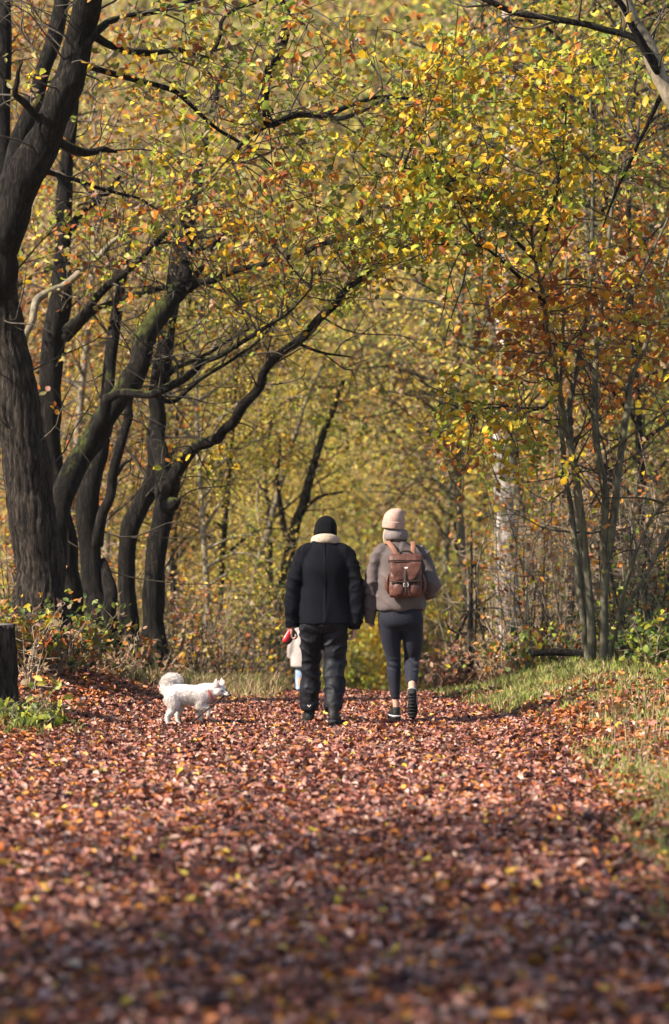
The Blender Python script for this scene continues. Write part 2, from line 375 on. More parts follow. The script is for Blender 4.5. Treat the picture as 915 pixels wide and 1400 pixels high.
yy = np.arange(1, 46, .2); tt = np.linspace(0, 1, 24)
Yp, Tp = np.meshgrid(yy, tt, indexing='ij'); Xp = xl(Yp) * (1 - Tp) + xr(Yp) * Tp
Vp = np.stack([Xp, Yp, g(Xp, Yp) + .012], -1).reshape(-1, 3); ip = (np.arange(len(yy) - 1)[:, None] * 24 + np.arange(23)[None, :]).ravel()
path = link('path', mesh_np('path', Vp, np.stack([ip, ip + 1, ip + 25, ip + 24], -1).ravel(), np.full(len(ip), 4), True), None, M['soil'])
tag(path, kind='structure')

# fallen leaves: a deep litter, thinner in the grass
Lt = [((.29, .108, .074), 4), ((.41, .20, .148), 3.4), ((.48, .305, .25), 2.2), ((.185, .058, .042), 3.4), ((.41, .125, .032), 2.2), ((.075, .035, .031), 3.4), ((.52, .22, .035), .8), ((.56, .39, .05), .35), ((.26, .24, .06), .04)]
LC = np.array([c for c, _ in Lt]); LW = np.array([w for _, w in Lt]); LW /= LW.sum()
def litter_cols(n): return np.clip(LC[rng.choice(len(LC), n, p=LW)] * rng.uniform(.7, 1.25, (n, 1)) * rng.uniform(.93, 1.07, (n, 3)), .01, .8)
FEET = [(-.20, 24.1), (-.01, 23.8), (.51, 23.95), (.64, 23.7), (-1.36, 23.92), (-1.28, 24.03), (-1.10, 24.03), (-1.27, 23.87)]
def litter(n, y0, y1, x0f, x1f, hmax, dens=None, smin=.032, smax=.072):
    y = y0 + (y1 - y0) * rng.random(n)
    x = x0f(y) + (x1f(y) - x0f(y)) * rng.random(n)
    if dens is not None:
        k = rng.random(n) < dens(x, y); x, y = x[k], y[k]
    for fx, fy in FEET:
        k = ((x - fx) / (.09 if fx > -1 else .05))**2 + ((y - fy) / (.2 if fx > -1 else .12))**2 > 1; x, y = x[k], y[k]
    n = len(x)
    size = rng.uniform(smin, smax, n)
    lump = .5 + .5 * np.sin(x * 7 + 2 * np.sin(y * 5)) * np.sin(y * 6 + x)
    z = g(x, y) + .016 + rng.random(n) * hmax * (.4 + .8 * lump)
    nr = np.stack([rng.normal(0, .5, n), rng.normal(0, .5, n), np.ones(n)], -1)
    return np.stack([x, y, z], -1), size, nr
mx_ = lambda y: np.maximum(xl(y), -.13 * y - .3); Mx_ = lambda y: np.minimum(xr(y), .13 * y + .3)
edge = lambda x, y: np.clip((xr(y) + .1 * np.sin(y * 4) - x) / .35, 0.25, 1)
a1 = litter(125000, 7.5, 21, mx_, Mx_, .035, edge, .036, .076); a2 = litter(120000, 21, 32, mx_, Mx_, .035, edge)
for pos, sz, nr, shp in ((*a1, 'oval'), (*a2, 'rhomb')):
    o = link('leaf_litter', leaves_mesh('leaf_litter', pos, sz, nr, litter_cols(len(pos)), shp, .22), path, M['litter']); tag(o, kind='stuff')
# bank on the left and drifts in the grass on the right
def bank_d(x, y): return np.where(y < 27.5, 1, .35) * np.clip(.55 + .6 * np.sin(x * 3 + y) * np.sin(y * 2.2), .25, 1)
b1 = litter(60000, 9, 31, lambda y: -.135 * y - .4, xl, .04, bank_d)
def drift(x, y): return np.clip(.25 + .9 * np.sin(y * 1.9 + x * 1.3) * np.sin(x * 2.3 - y * .6), .06, 1) * np.where((y > 21.5) & (y < 25.5), 1.3, .55) + .8 * np.exp(-(x - xr(y)) / .3) * np.where(y > 25, .5, 1)
b2 = litter(62000, 8, 30, xr, lambda y: np.maximum(.135 * y + .6, xr(y) + 1.5), .05, drift)
pos = np.vstack([b1[0], b2[0]]); sz = np.concatenate([b1[1], b2[1]]); nr = np.vstack([b1[2], b2[2]])
cb = litter_cols(len(pos)); hot = rng.random(len(pos)) < .3; cb[hot] = np.array((.44, .15, .045)) * rng.uniform(.8, 1.2, (hot.sum(), 1))
o = link('leaf_litter', leaves_mesh('leaf_litter', pos, sz, nr, cb, 'oval', .2), ground, M['litter']); tag(o, kind='stuff')
# forest floor beyond the crest
yv = rng.uniform(31, 75, 26000); xv = rng.uniform(-1, 1, 26000) * (.14 * yv + 2); zv = g(xv, yv) + rng.random(26000) * .08 + .03
o = link('leaf_litter', leaves_mesh('leaf_litter', np.stack([xv, yv, zv], -1), rng.uniform(.1, .2, 26000), rng.normal(0, .45, (26000, 3)) + (0, 0, 1), colours(26000, [(Or, 2), (Br, 4), (Yl, 1)]), 'rhomb', .15), ground, M['litter']); tag(o, kind='stuff')
# the nearest leaves, one by one
near_me = []
for k in range(14):
    c = np.array([LC[rng.choice(len(LC), p=LW)]]) * random.uniform(.85, 1.15)
    me = leaves_mesh('fallen_leaf', np.zeros((1, 3)), np.array([1.]), np.array([[0, 0, 1.]]), c, 'oval', .22); me.materials.append(M['litter']); near_me.append(me)
for k in range(300):
    y = 9.3 + 2.6 * random.random()**1.3; x = random.uniform(-.112, .112) * y
    o = bpy.data.objects.new('fallen_leaf', near_me[rng.choice(14)]); COL.objects.link(o); o.parent = path
    o.location = (x, y, float(g(x, y)) + .035 + random.random() * .025); s = random.uniform(.06, .095); o.scale = (s, s, s)
    o.rotation_euler = (random.gauss(0, .35), random.gauss(0, .35), random.uniform(0, 6.28))

# grass
def grass_obj(name, x, y, hh, cols, wid=.006):
    n = len(x); z = g(x, y); ang = rng.uniform(0, 2 * np.pi, n); lean = rng.uniform(.1, .75, n) * hh; la = rng.uniform(0, 2 * np.pi, n)
    b = np.stack([x, y, z], -1); w = np.stack([np.cos(ang), np.sin(ang), 0 * ang], -1) * wid * rng.uniform(.6, 1.4, n)[:, None]
    l = np.stack([np.cos(la), np.sin(la), 0 * la], -1) * lean[:, None]; up = np.array((0, 0, 1.))
    m = b + l * .3 + up * (hh * .6)[:, None]; t = b + l + up * (hh * (.95 - .3 * lean / hh))[:, None]
    V = np.stack([b - w, b + w, m + w * .8, m - w * .8, t], 1).reshape(-1, 3)
    L = (np.array([0, 1, 2, 3, 3, 2, 4])[None, :] + (np.arange(n) * 5)[:, None]).ravel()
    o = link(name, mesh_np(name, V, L, np.tile([4, 3], n), False, np.repeat(cols, 2, axis=0)), ground, M['grass']); tag(o, kind='stuff'); return o
def patch(n, f):
    x, y = f(n); v = np.sin(x * 3.1 + 1.7 * np.sin(y * 1.7)) * np.sin(y * 2.3 + x) ; k = rng.random(n) < np.clip(.42 + .8 * v, .04, 1) * np.where(x > 0, np.where(y > 24.3, 1.6, np.clip((x - xr(y)) / .22 + .2, 0, 1.2)), 1.5); return x[k], y[k]
Gr = [(.20, .25, .05), (.27, .30, .07), (.15, .20, .045), (.33, .33, .09)]; Dry = [(.38, .29, .15), (.30, .22, .11), (.44, .36, .20), (.26, .19, .10)]
def right_strip(n):
    y = 8.5 + 22.5 * rng.random(n)**.85; x = xr(y) + .05 + (2.4 + .05 * y) * rng.random(n)**1.2 - .15 * rng.random(n); return x, y
x, y = patch(90000, right_strip); hh = rng.uniform(.04, .13, len(x)) * np.where(y > 25, 1.25, 1)
grass_obj('grass', x, y, hh, colours(len(x), [(Gr, 6), (Dry, 2.2)]))
def left_strip(n):
    y = rng.uniform(26.6, 32.5, n); x = rng.uniform(-3.4, -.55, n); return x, y
x, y = patch(36000, left_strip); hh = rng.uniform(.06, .32, len(x)) * smooth(26.2, 29, y) + .02
grass_obj('grass', x, y, hh, colours(len(x), [(Gr, 2.2), (Dry, 3.4), (Br, 2.4)]), .005)
x = rng.uniform(-2.75, -1.9, 2200); y = rng.uniform(21.6, 24.2, 2200)
k = rng.random(2200) < np.exp(-((x + 2.45)**2 + (y - 22.4)**2 * .4) / .12); grass_obj('grass', x[k], y[k], rng.uniform(.05, .14, k.sum()), colours(k.sum(), [(Gr, 4), (Dg, 2)]), .012)
# dry wisps leaning over the right edge
x = rng.uniform(1.6, 3.2, 5000); y = rng.uniform(15, 23, 5000); k = rng.random(5000) < .35 * (x > xr(y) + .3)
grass_obj('grass', x[k], y[k], rng.uniform(.10, .30, k.sum()), colours(k.sum(), [(Dry, 4), (Br, 2), (Gr, 1.5)]), .0032)

# ------------------------------------------------------------------ trees in focus
class Tree:
    def __init__(s, name, base, label, cat='tree', group=None, bark='bark'):
        s.root = empty(name, base); s.base = np.array(base, float); tag(s.root, label, cat, group); s.bark = M[bark]
        s.bare = 3.5; s.limbpts = []; s.tw = MB(); s.leaf = []; s.bud = []
    def limb(s, name, spec, sides=10, ridge=0, wob=.05, mt=None, down=0.0, n=None):
        """spec: (px, py, width_px, d)"""
        pts = [P(a, b, d) for a, b, w, d in spec]; rad = [w / 2 / F * d * (.85 if name == 'stem' else 1) for a, b, w, d in spec]
        if down: pts.insert(0, pts[0] - (0, 0, down * 2)); rad.insert(0, rad[0] * 1.12)
        mb = MB(); n = n or max(6, (len(pts) - 1) * 6)
        if len(pts) > 3:
            m_ = (len(pts) - 1) * 2 + 1; cc = catmull(np.column_stack([pts, rad]), m_)
            cc[1:-1, :3] += rng.normal(0, 1, (m_ - 2, 3)) * (np.minimum(cc[1:-1, 3:4] * .4, .011) + .035 * cc[1:-1, 3:4]) * (.4 if name == 'stem' else .55 if name == 'trunk' else 1) * (1, 1, .6); cc[1:-1, 3] *= rng.uniform(.92, 1.09, m_ - 2)
            pts = list(cc[:, :3]); rad = list(cc[:, 3])
        mb.tube(np.array(pts) - s.base, rad, sides, n, True, ridge, wob)
        o = mb.build(name, mt or s.bark, s.root)
        c = catmull(np.array(pts), 40); s.limbpts.append(c[8:])
        L = np.linalg.norm(np.diff(c, axis=0), axis=1).sum(); rr = np.interp(np.linspace(0, 1, 40), np.linspace(0, 1, len(rad)), rad)
        for _ in range(int(L * s.bare)):
            k = rng.integers(14, 39); d0 = (c[k] - c[k - 1]); d0 = d0 / (np.linalg.norm(d0) + 1e-9) * .6 + rng.normal(0, .7, 3) * (1, .8, .8); d0 /= np.linalg.norm(d0); ln = rng.uniform(.25, 1.1)
            q0 = c[k] + d0 * rr[k] * .5; q1 = q0 + d0 * ln * .35 + rng.normal(0, .04, 3); q2 = q1 + d0 * ln * .35 + rng.normal(0, .09, 3); q3 = q2 + d0 * ln * .3 + rng.normal(0, .12, 3)
            s.tw.tube(np.array([q0, q1, q2, q3]) - s.base, [min(.011, rr[k] * .5), .008, .0055, .002], 4, 9, False)
            for q in (q1, q2):
                d1 = d0 + rng.normal(0, .7, 3); s.tw.tube(np.array([q, q + d1 * ln * .2 + rng.normal(0, .03, 3), q + d1 * ln * .4]) - s.base, [.005, .004, .0015], 3, 6, False)
        return o
    def spray(s, px, py, rx, ry, d, dd, n, mix, size=(.055, .095), per=7, twigs=.6, droop=.25):
        """leaf sprays filling an ellipsoid, hung on fine twigs that lead back to the limbs"""
        m = max(3, n // per); u = np.clip(rng.normal(0, .58, (m, 3)), -1.35, 1.35)
        c = P(px, py, d) + u * np.array((rx / F * d, dd, ry / F * d))
        lp = np.vstack(s.limbpts) if s.limbpts else np.array([P(px, py, d)])
        for i in range(m):
            dv = np.linalg.norm(lp - c[i], axis=1); q = lp[np.argmin(dv)]; dist = dv.min(); dirv = (c[i] - q) / (dist + 1e-6)
            dirv = dirv + rng.normal(0, .45, 3); dirv /= np.linalg.norm(dirv)
            ln = rng.uniform(.25, .6); e = c[i] + dirv * ln * .5 - (0, 0, ln * droop * .4); b = c[i] - dirv * ln * .5
            if rng.random() < twigs: s.tw.tube(np.array([b, (b + e) / 2 + rng.normal(0, .03, 3), e]) - s.base, [.006, .0045, .0018], 3, 5, False)
            k = int(per * rng.choice((.4, .8, 1.2, 1.8))); t = rng.random(k)[:, None]
            s.leaf.append((b * (1 - t) + e * t + rng.normal(0, .055, (k, 3)), np.clip(size[0] + (size[1] - size[0]) * rng.beta(1.6, 2.2, k) * 1.25, .03, .13), rng.normal(0, .6, (k, 3)) + (-.25, -.25, .55), colours(k, clump(mix)) * rng.uniform(.8, 1.15)))
        for i in rng.choice(m, max(2, int(m * .13 * twigs)), replace=False):
            dv = np.linalg.norm(lp - c[i], axis=1); q = lp[np.argmin(dv)]; L = dv.min()
            if L > 3.2: continue
            mid = (q + c[i]) / 2 + rng.normal(0, .12, 3) * L; 
            s.tw.tube(np.array([q, q * .6 + mid * .4 + rng.normal(0, .04, 3) * L, mid, c[i]]) - s.base, [.009 + .004 * L, .009, .007, .003], 4, 11, False)
    def finish(s, shape='oval', singles=0, crown='crown'):
        if s.tw.n: tag(s.tw.build('twig', M['twig'], s.root), kind='stuff')
        if not s.leaf: return s.root
        pos = np.vstack([a[0] for a in s.leaf]) - s.base; sz = np.concatenate([a[1] for a in s.leaf]); nr = np.vstack([a[2] for a in s.leaf]); co = np.vstack([a[3] for a in s.leaf])
        ids = np.zeros(0, int)
        if singles:
            w = pos + s.base; inf = (np.abs(w[:, 0]) < .108 * w[:, 1]) & (w[:, 2] < EYE + .17 * w[:, 1])
            sc = np.where(inf, sz / w[:, 1], 0); ids = np.argsort(-sc)[:singles]
        keep = np.ones(len(pos), bool); keep[ids] = False
        cr = link(crown, leaves_mesh(crown, pos[keep], sz[keep], nr[keep], co[keep], shape, .16), s.root, M['leaf']); tag(cr, kind='stuff')
        protos = []
        for i in ids:
            if len(protos) < 24:
                me = leaves_mesh('leaf', np.zeros((1, 3)), np.array([1.]), np.array([[0, 0, 1.]]), co[i:i + 1], shape, .16); me.materials.append(M['leaf']); protos.append((me, co[i]))
            me = min(protos, key=lambda p: np.abs(p[1] - co[i]).sum())[0]
            o = bpy.data.objects.new('leaf', me); COL.objects.link(o); o.parent = cr; o.location = pos[i]; o.scale = (sz[i],) * 3
            o.rotation_euler = (random.gauss(0, .7), random.gauss(0, .7), random.uniform(0, 6.28))
        return s.root

MIXTOP = [(Yl, 2.2), (Gl, 3.3), (Or, 2.3), (Ol, 1.5), (Br, 1.4)]
YEL = [(Yl, 4.5), (Gl, 4.3), (Or, 1)]; ORA = [(Or, 4.5), (Br, 1.2), (Yl, 2.4), (Gl, .8)]; GRN = [(Gl, 5), (Ol, 2), (Yl, 1.2), (Dg, 1)]

# big oak at the left edge
t = Tree('oak_tree', P(62, 846, 26), 'largest oak at the left edge, thick ridged trunk curving out of and back into view')
t.limb('trunk', [(62, 850, 78, 26), (57, 810, 65, 26), (50, 740, 62, 26), (39, 660, 62, 26), (26, 580, 60, 26), (14, 500, 58, 26), (2, 430, 54, 26), (-4, 380, 46, 25.9)], 96, .05, .05, M['bark_main'], .4, 90)
t.limb('limb', [(-4, 400, 46, 25.9), (4, 345, 46, 25.8), (28, 270, 47, 25.7), (58, 195, 45, 25.6), (85, 130, 43, 25.5), (104, 80, 39, 25.5), (116, 20, 36, 25.4), (138, -60, 32, 25.2), (170, -160, 20, 25)], 48, .04, .07, None, 0, 60)
t.limb('limb', [(-6, 420, 36, 26.2), (-2, 300, 28, 26.5), (28, 190, 26, 26.6), (58, 100, 22, 26.7), (80, 10, 20, 26.8), (100, -90, 14, 27)], 24, .03, .06)
t.limb('limb', [(-8, 420, 30, 26.2), (-6, 300, 24, 26.6), (4, 180, 20, 27), (6, 60, 18, 27), (2, -60, 14, 27)], 20, .03, .06)
t.limb('limb', [(60, 178, 16, 25.5), (45, 152, 11, 25.4), (24, 130, 9, 25.3), (20, 112, 7, 25.2), (31, 84, 3, 25.2)], 10)
t.limb('limb', [(104, 40, 15, 25.5), (130, 50, 13, 25.6), (160, 66, 11, 25.8), (206, 72, 9, 26), (247, 69, 8, 26.2), (285, 78, 7, 26.4), (300, 45, 6, 26.4), (310, 20, 5, 26.4), (345, 6, 4, 26.4), (372, -8, 3, 26.4)], 10)
t.limb('limb', [(100, 85, 13, 25.5), (127, 93, 9, 25.7), (171, 106, 8, 26), (205, 114, 7, 26.3), (240, 127, 7, 26.6), (267, 150, 6, 26.9), (300, 178, 5, 27.2), (340, 200, 4, 27.5), (372, 225, 3, 27.6)], 10)
t.limb('limb', [(62, 188, 16, 25.6), (80, 195, 14, 25.8), (113, 206, 12, 26), (140, 206, 9, 26.1), (160, 208, 3, 26.2)], 10)
t.limb('limb', [(45, 225, 10, 25.6), (75, 238, 7, 25.9), (103, 247, 6, 26.2), (147, 260, 5, 26.5), (190, 272, 4, 26.8), (222, 290, 2, 27)], 8)
t.limb('limb', [(120, 60, 12, 25.4), (150, 30, 10, 25.6), (190, 20, 8, 25.8), (250, 5, 7, 26), (330, -20, 5, 26.2)], 8)
t.limb('limb', [(130, -40, 24, 25.3), (220, -110, 20, 25.6), (330, -90, 16, 26), (390, 20, 15, 26.4), (376, 90, 14, 26.6), (358, 130, 12, 26.7), (365, 168, 12, 26.8), (403, 156, 10, 27), (445, 157, 8, 27.2), (507, 134, 6, 27.5), (560, 134, 4, 27.8), (600, 122, 2, 28)], 12)
t.limb('limb', [(372, 166, 10, 26.8), (345, 185, 9, 26.7), (328, 200, 6, 26.6), (318, 222, 3, 26.5)], 8)
t.limb('limb', [(440, 157, 7, 27.2), (480, 160, 6, 27), (520, 138, 5, 26.9), (580, 112, 4, 26.8), (640, 95, 2, 26.8)], 8)
for sp in [(190, 45, 80, 55, 25.4, .8, 260), (300, 40, 100, 60, 25.5, .8, 420), (420, 60, 110, 70, 25.6, .8, 520), (340, 130, 120, 60, 25.6, .8, 380), (220, 120, 90, 45, 25.6, .8, 230), (450, 190, 120, 60, 25.7, .8, 420), (250, 220, 120, 70, 25.9, .8, 320), (380, 250, 120, 60, 26, .8, 380), (540, 110, 100, 80, 25.7, .8, 400), (100, 330, 90, 80, 26.2, .8, 130), (40, 60, 60, 80, 26.5, 1, 60), (170, 290, 80, 50, 26.2, .8, 200)]:
    t.spray(*sp[:6], int(sp[6] * .65), MIXTOP, (.05, .095))
t.finish(singles=150)

# trees behind it on the bank
t = Tree('oak_tree', P(92, 835, 30), 'dark upright oak just behind the big left oak, pale limb bending left then right')
t.limb('trunk', [(94, 840, 44, 30), (90, 780, 34, 30), (82, 700, 32, 30), (72, 630, 31, 30), (67, 560, 32, 30), (70, 490, 32, 30), (80, 420, 32, 30), (88, 350, 26, 30), (88, 270, 22, 30), (96, 180, 16, 30), (110, 60, 12, 30)], 24, .03, .06, None, .4, 60)
t.limb('limb', [(92, 452, 16, 29.8), (115, 428, 13, 29.5), (150, 390, 11, 29.2), (200, 348, 9, 29), (232, 312, 7, 28.8), (260, 295, 3, 28.7)], 10)
t.limb('limb', [(90, 462, 14, 29.9), (120, 432, 10, 29.6), (150, 414, 9, 29.3), (215, 396, 8, 29), (270, 385, 5, 28.8), (330, 362, 3, 28.6)], 10)
t.limb('limb', [(32, 470, 9, 29), (42, 440, 10, 29), (52, 408, 11, 29.2), (88, 390, 11, 29.4), (125, 358, 9, 29.4), (150, 335, 7, 29.4), (185, 302, 5, 29.4)], 10, 0, .08, M['bark_pale'])
t.limb('limb', [(85, 330, 14, 30), (110, 290, 10, 30), (140, 270, 8, 30), (165, 240, 5, 30)], 8)
for sp in [(150, 340, 110, 70, 29.3, 1.0, 170), (220, 330, 110, 60, 29, 1.0, 260), (120, 200, 120, 90, 30, 1.2, 330), (60, 420, 70, 90, 30, 1, 90), (250, 260, 120, 60, 29, 1.0, 260)]:
    t.spray(*sp, [(Or, 2), (Br, 2.2), (Yl, 1.5), (Ol, 1.5), (Gl, 1)], (.05, .09))
t.finish()

t = Tree('oak_tree', P(72, 832, 27.6), 'mossy oak leaning right across its neighbours, with a moss-topped branch', bark='bark_moss')
t.limb('trunk', [(66, 835, 44, 27.6), (72, 760, 36, 27.7), (80, 696, 34, 27.8), (103, 636, 33, 28), (130, 598, 31, 28.1), (154, 557, 30, 28.2), (181, 519, 29, 28.3), (194, 480, 28, 28.4), (206, 448, 27, 28.5), (232, 412, 26, 28.6), (250, 388, 22, 28.7), (256, 343, 18, 28.8), (262, 290, 12, 28.9), (280, 230, 8, 29)], 28, .03, .06, None, .3, 70)
t.limb('limb', [(128, 604, 17, 28), (140, 572, 16, 27.9), (148, 546, 15, 27.8), (163, 538, 12, 27.7), (200, 538, 11, 27.5), (231, 530, 12, 27.4), (262, 507, 10, 27.3), (300, 486, 8, 27.2), (354, 452, 6, 27), (392, 428, 4, 26.9), (425, 395, 2, 26.8)], 12, 0, .08)
t.limb('limb', [(222, 546, 8, 27.5), (240, 546, 7, 27.6), (270, 521, 6, 27.7), (310, 496, 5, 27.8), (350, 470, 4, 27.9), (384, 430, 2, 28)], 8, 0, .08, M['bark'])
t.limb('limb', [(248, 398, 14, 28.7), (275, 386, 11, 28.6), (307, 378, 9, 28.5), (355, 361, 8, 28.3), (420, 344, 7, 28), (445, 332, 6.5, 27.8), (493, 325, 6, 27.6), (541, 317, 4, 27.4), (580, 300, 2, 27.3)], 10, 0, .06, M['bark'])
t.limb('limb', [(262, 388, 9, 28.7), (280, 360, 7, 28.7), (296, 330, 5, 28.7), (330, 300, 3, 28.7)], 8, 0, .06, M['bark'])
for sp in [(360, 330, 120, 55, 27.2, .9, 380), (480, 300, 110, 55, 26.8, .9, 420), (300, 270, 100, 60, 27.6, .9, 280), (520, 360, 70, 40, 26.8, .9, 200)]:
    t.spray(*sp, [(Yl, 2), (Gl, 2.2), (Or, 2), (Ol, 1.5), (Br, 1)], (.05, .09))
t.spray(380, 430, 60, 40, 27.2, .8, 90, YEL, (.05, .08)); t.finish()

t = Tree('oak_tree', P(142, 866, 29), 'oak with a black hollow at its foot, left of the slim crooked trunk')
t.limb('trunk', [(142, 868, 52, 29), (136, 830, 38, 29), (127, 790, 33, 29), (120, 730, 31, 29), (122, 670, 30, 29), (134, 620, 26, 29.1), (146, 570, 22, 29.2), (150, 500, 18, 29.4), (160, 420, 14, 29.6), (175, 330, 10, 29.8)], 24, .03, .06, None, .3, 60)
t.limb('limb', [(133, 745, 18, 28.8), (143, 700, 15, 28.7), (154, 662, 14, 28.7), (163, 615, 13, 28.7), (176, 569, 12, 28.8), (179, 540, 11, 28.8), (192, 500, 9, 28.9), (205, 470, 8, 29), (220, 440, 5, 29), (240, 400, 3, 29)], 12)
t.limb('limb', [(152, 862, 26, 28.8), (151, 820, 20, 28.8), (146, 790, 17, 28.9), (139, 765, 10, 29)], 10)
t.limb('limb', [(160, 648, 7, 28.7), (170, 634, 5, 28.6), (180, 628, 3, 28.5)], 8)
t.spray(180, 420, 70, 60, 29.3, .8, 120, MIXTOP); t.finish()

t = Tree('oak_tree', P(175, 878, 30), 'slim trunk right of the hollow oak, crooked below its straight upper half')
t.limb('trunk', [(175, 880, 32, 30), (175, 830, 24, 30), (173, 770, 24, 30), (178, 722, 27, 30), (196, 686, 26, 30), (212, 650, 25, 30), (213, 600, 25, 30), (216, 545, 25, 30), (222, 500, 24, 30), (230, 440, 22, 30), (238, 380, 18, 30), (252, 300, 14, 30), (280, 200, 10, 30), (310, 80, 7, 30)], 24, .03, .06, None, .3, 60)
t.limb('limb', [(217, 540, 10, 30), (240, 505, 7, 29.8), (290, 480, 5, 29.6), (340, 450, 3, 29.5)], 8)
t.limb('limb', [(238, 390, 10, 30), (262, 350, 8, 29.9), (300, 330, 6, 29.8), (340, 300, 4, 29.8)], 8)
t.spray(290, 380, 90, 70, 29.8, 1, 260, MIXTOP); t.spray(300, 180, 120, 90, 30, 1.2, 380, MIXTOP); t.finish()

t = Tree('oak_tree', P(210, 892, 29.6), 'rightmost left-bank oak with a long dark limb arching up over the path', bark='bark')
t.limb('trunk', [(210, 896, 48, 29.6), (209, 865, 34, 29.6), (210, 820, 29, 29.6), (216, 750, 26, 29.6), (224, 700, 29, 29.6), (227, 672, 30, 29.6), (222, 640, 22, 29.7), (216, 600, 20, 29.9), (217, 560, 16, 30.1)], 28, .03, .05, None, .3, 60)
t.limb('limb', [(226, 685, 20, 29.5), (234, 658, 19, 29.3), (252, 628, 16, 29.1), (272, 608, 15, 28.9), (290, 602, 14, 28.8), (308, 590, 14, 28.7), (331, 557, 14, 28.5), (354, 526, 13, 28.3), (373, 495, 12, 28.1), (404, 468, 12, 27.9), (439, 435, 11, 27.7), (470, 402, 9, 27.5), (491, 383, 8, 27.4), (530, 350, 5, 27.2), (570, 330, 3, 27)], 16, .02, .06, None, 0, 70)
t.limb('knot', [(228, 692, 22, 29.5), (237, 689, 19, 29.3), (243, 685, 10, 29.2)], 10)
t.limb('limb', [(404, 468, 5, 27.9), (440, 482, 4, 27.8), (480, 488, 2, 27.7)], 6)
t.limb('limb', [(366, 505, 5, 28.2), (368, 485, 4, 28.2), (360, 468, 2, 28.2)], 6)
t.spray(520, 350, 80, 50, 27.2, 1, 330, GRN); t.spray(440, 390, 60, 30, 27.7, .8, 120, GRN); t.spray(270, 625, 40, 15, 29, .4, 40, YEL); t.finish()

# hazel-like clump on the right
t = Tree('hazel_tree', P(818, 905, 28), 'clump of smooth slim stems rising from the grass on the right, yellow and russet leaves', bark='bark_hazel')
t.limb('stem', [(809, 908, 15, 28), (806, 817, 12, 28), (800, 746, 11, 28), (789, 660, 10.5, 27.9), (775, 585, 9.5, 27.8), (761, 514, 9, 27.4), (750, 471, 8, 27.1), (743, 406, 7, 26.7), (731, 351, 6, 26.4), (727, 310, 5, 26.2), (736, 284, 4, 26.1), (760, 240, 3, 26)], 14, 0, .04, None, .3)
t.limb('stem', [(803, 908, 11, 28.2), (800, 860, 10, 28.2), (789, 764, 10, 28.2), (780, 692, 9, 28.2), (771, 610, 8, 28.2), (766, 540, 7, 28.2), (770, 450, 5, 28.2), (775, 350, 4, 28.2)], 12, 0, .04, None, .3)
t.limb('stem', [(806, 908, 10, 28.5), (796, 800, 10, 28.5), (788, 680, 10, 28.4), (782, 614, 10, 28.3), (779, 549, 10, 28.3), (791, 489, 9, 28.3), (806, 400, 7, 28.3), (810, 296, 6, 28.3), (810, 193, 5, 28.3), (802, 60, 3, 28.3)], 12, 0, .04, None, .3)
t.limb('stem', [(825, 906, 15, 28), (825, 817, 13, 28), (827, 746, 13, 28), (829, 681, 13, 28), (818, 621, 12, 28), (814, 567, 11, 28), (816, 474, 10, 28), (826, 380, 8, 28), (838, 280, 6, 28), (850, 180, 4, 28)], 14, 0, .04, None, .3)
t.limb('stem', [(829, 800, 9, 28), (834, 753, 12, 28), (843, 681, 12, 28), (846, 639, 12, 28), (857, 567, 11, 28), (864, 514, 10, 28), (882, 474, 8, 28), (900, 400, 6, 28), (925, 300, 4, 28)], 12)
t.limb('stem', [(832, 908, 9, 27.9), (846, 846, 8, 27.7), (857, 796, 7, 27.5), (886, 717, 6, 27.3), (915, 681, 5, 27.1), (950, 640, 3, 27)], 10, 0, .04, None, .2)
t.limb('stem', [(846, 848, 7, 27.7), (879, 792, 7, 27.7), (915, 728, 6, 27.7), (950, 680, 4, 27.7)], 10)
t.limb('limb', [(732, 355, 6, 26.4), (700, 322, 5, 26.2), (679, 303, 5, 26), (658, 286, 4, 25.9), (625, 268, 4, 25.8), (590, 246, 3, 25.7), (545, 225, 2, 25.7)], 8, 0, .04, M['bark'])
t.limb('limb', [(744, 412, 5, 26.7), (707, 375, 5, 26.4), (665, 339, 4, 26.2), (634, 334, 3, 26), (590, 334, 2, 25.9)], 8, 0, .04, M['bark'])
t.limb('limb', [(733, 358, 5, 26.4), (741, 337, 5, 26.4), (755, 286, 5, 26.3), (765, 241, 4, 26.2), (772, 190, 3, 26.1), (776, 120, 2, 26)], 8, 0, .04, M['bark'])
t.limb('limb', [(766, 530, 5, 28), (740, 560, 4, 27.8), (700, 555, 3, 27.6), (650, 560, 2, 27.5)], 6, 0, .04, M['bark'])
t.limb('limb', [(816, 500, 5, 28), (850, 430, 5, 27.8), (890, 350, 4, 27.6), (930, 260, 3, 27.5)], 8)
t.limb('limb', [(829, 620, 5, 28), (870, 590, 4, 27.8), (915, 560, 3, 27.6)], 6)
for sp in [(620, 220, 120, 110, 25.6, .7, 850), (700, 180, 110, 110, 25.6, .7, 620), (560, 280, 90, 80, 25.6, .7, 420), (690, 280, 100, 80, 25.7, .7, 460), (610, 95, 75, 60, 25.7, .8, 330), (790, 100, 60, 50, 26, .6, 120), (780, 200, 90, 110, 25.9, .8, 340)]:
    t.spray(*sp, YEL, (.06, .11))
for sp in [(830, 400, 100, 80, 28.7, .4, 360), (830, 410, 100, 80, 27.3, .3, 230), (740, 420, 100, 70, 28.5, .4, 330), (745, 430, 100, 60, 27.0, .3, 170), (885, 500, 60, 70, 28.7, .4, 230), (700, 470, 70, 45, 27.4, .5, 240), (845, 540, 80, 40, 28.8, .3, 130), (850, 430, 80, 60, 26.4, .35, 150), (900, 350, 45, 70, 26.4, .35, 110), (700, 400, 60, 50, 26.4, .3, 110), (880, 300, 60, 90, 28.5, .5, 220)]:
    t.spray(*sp, ORA, (.06, .11))
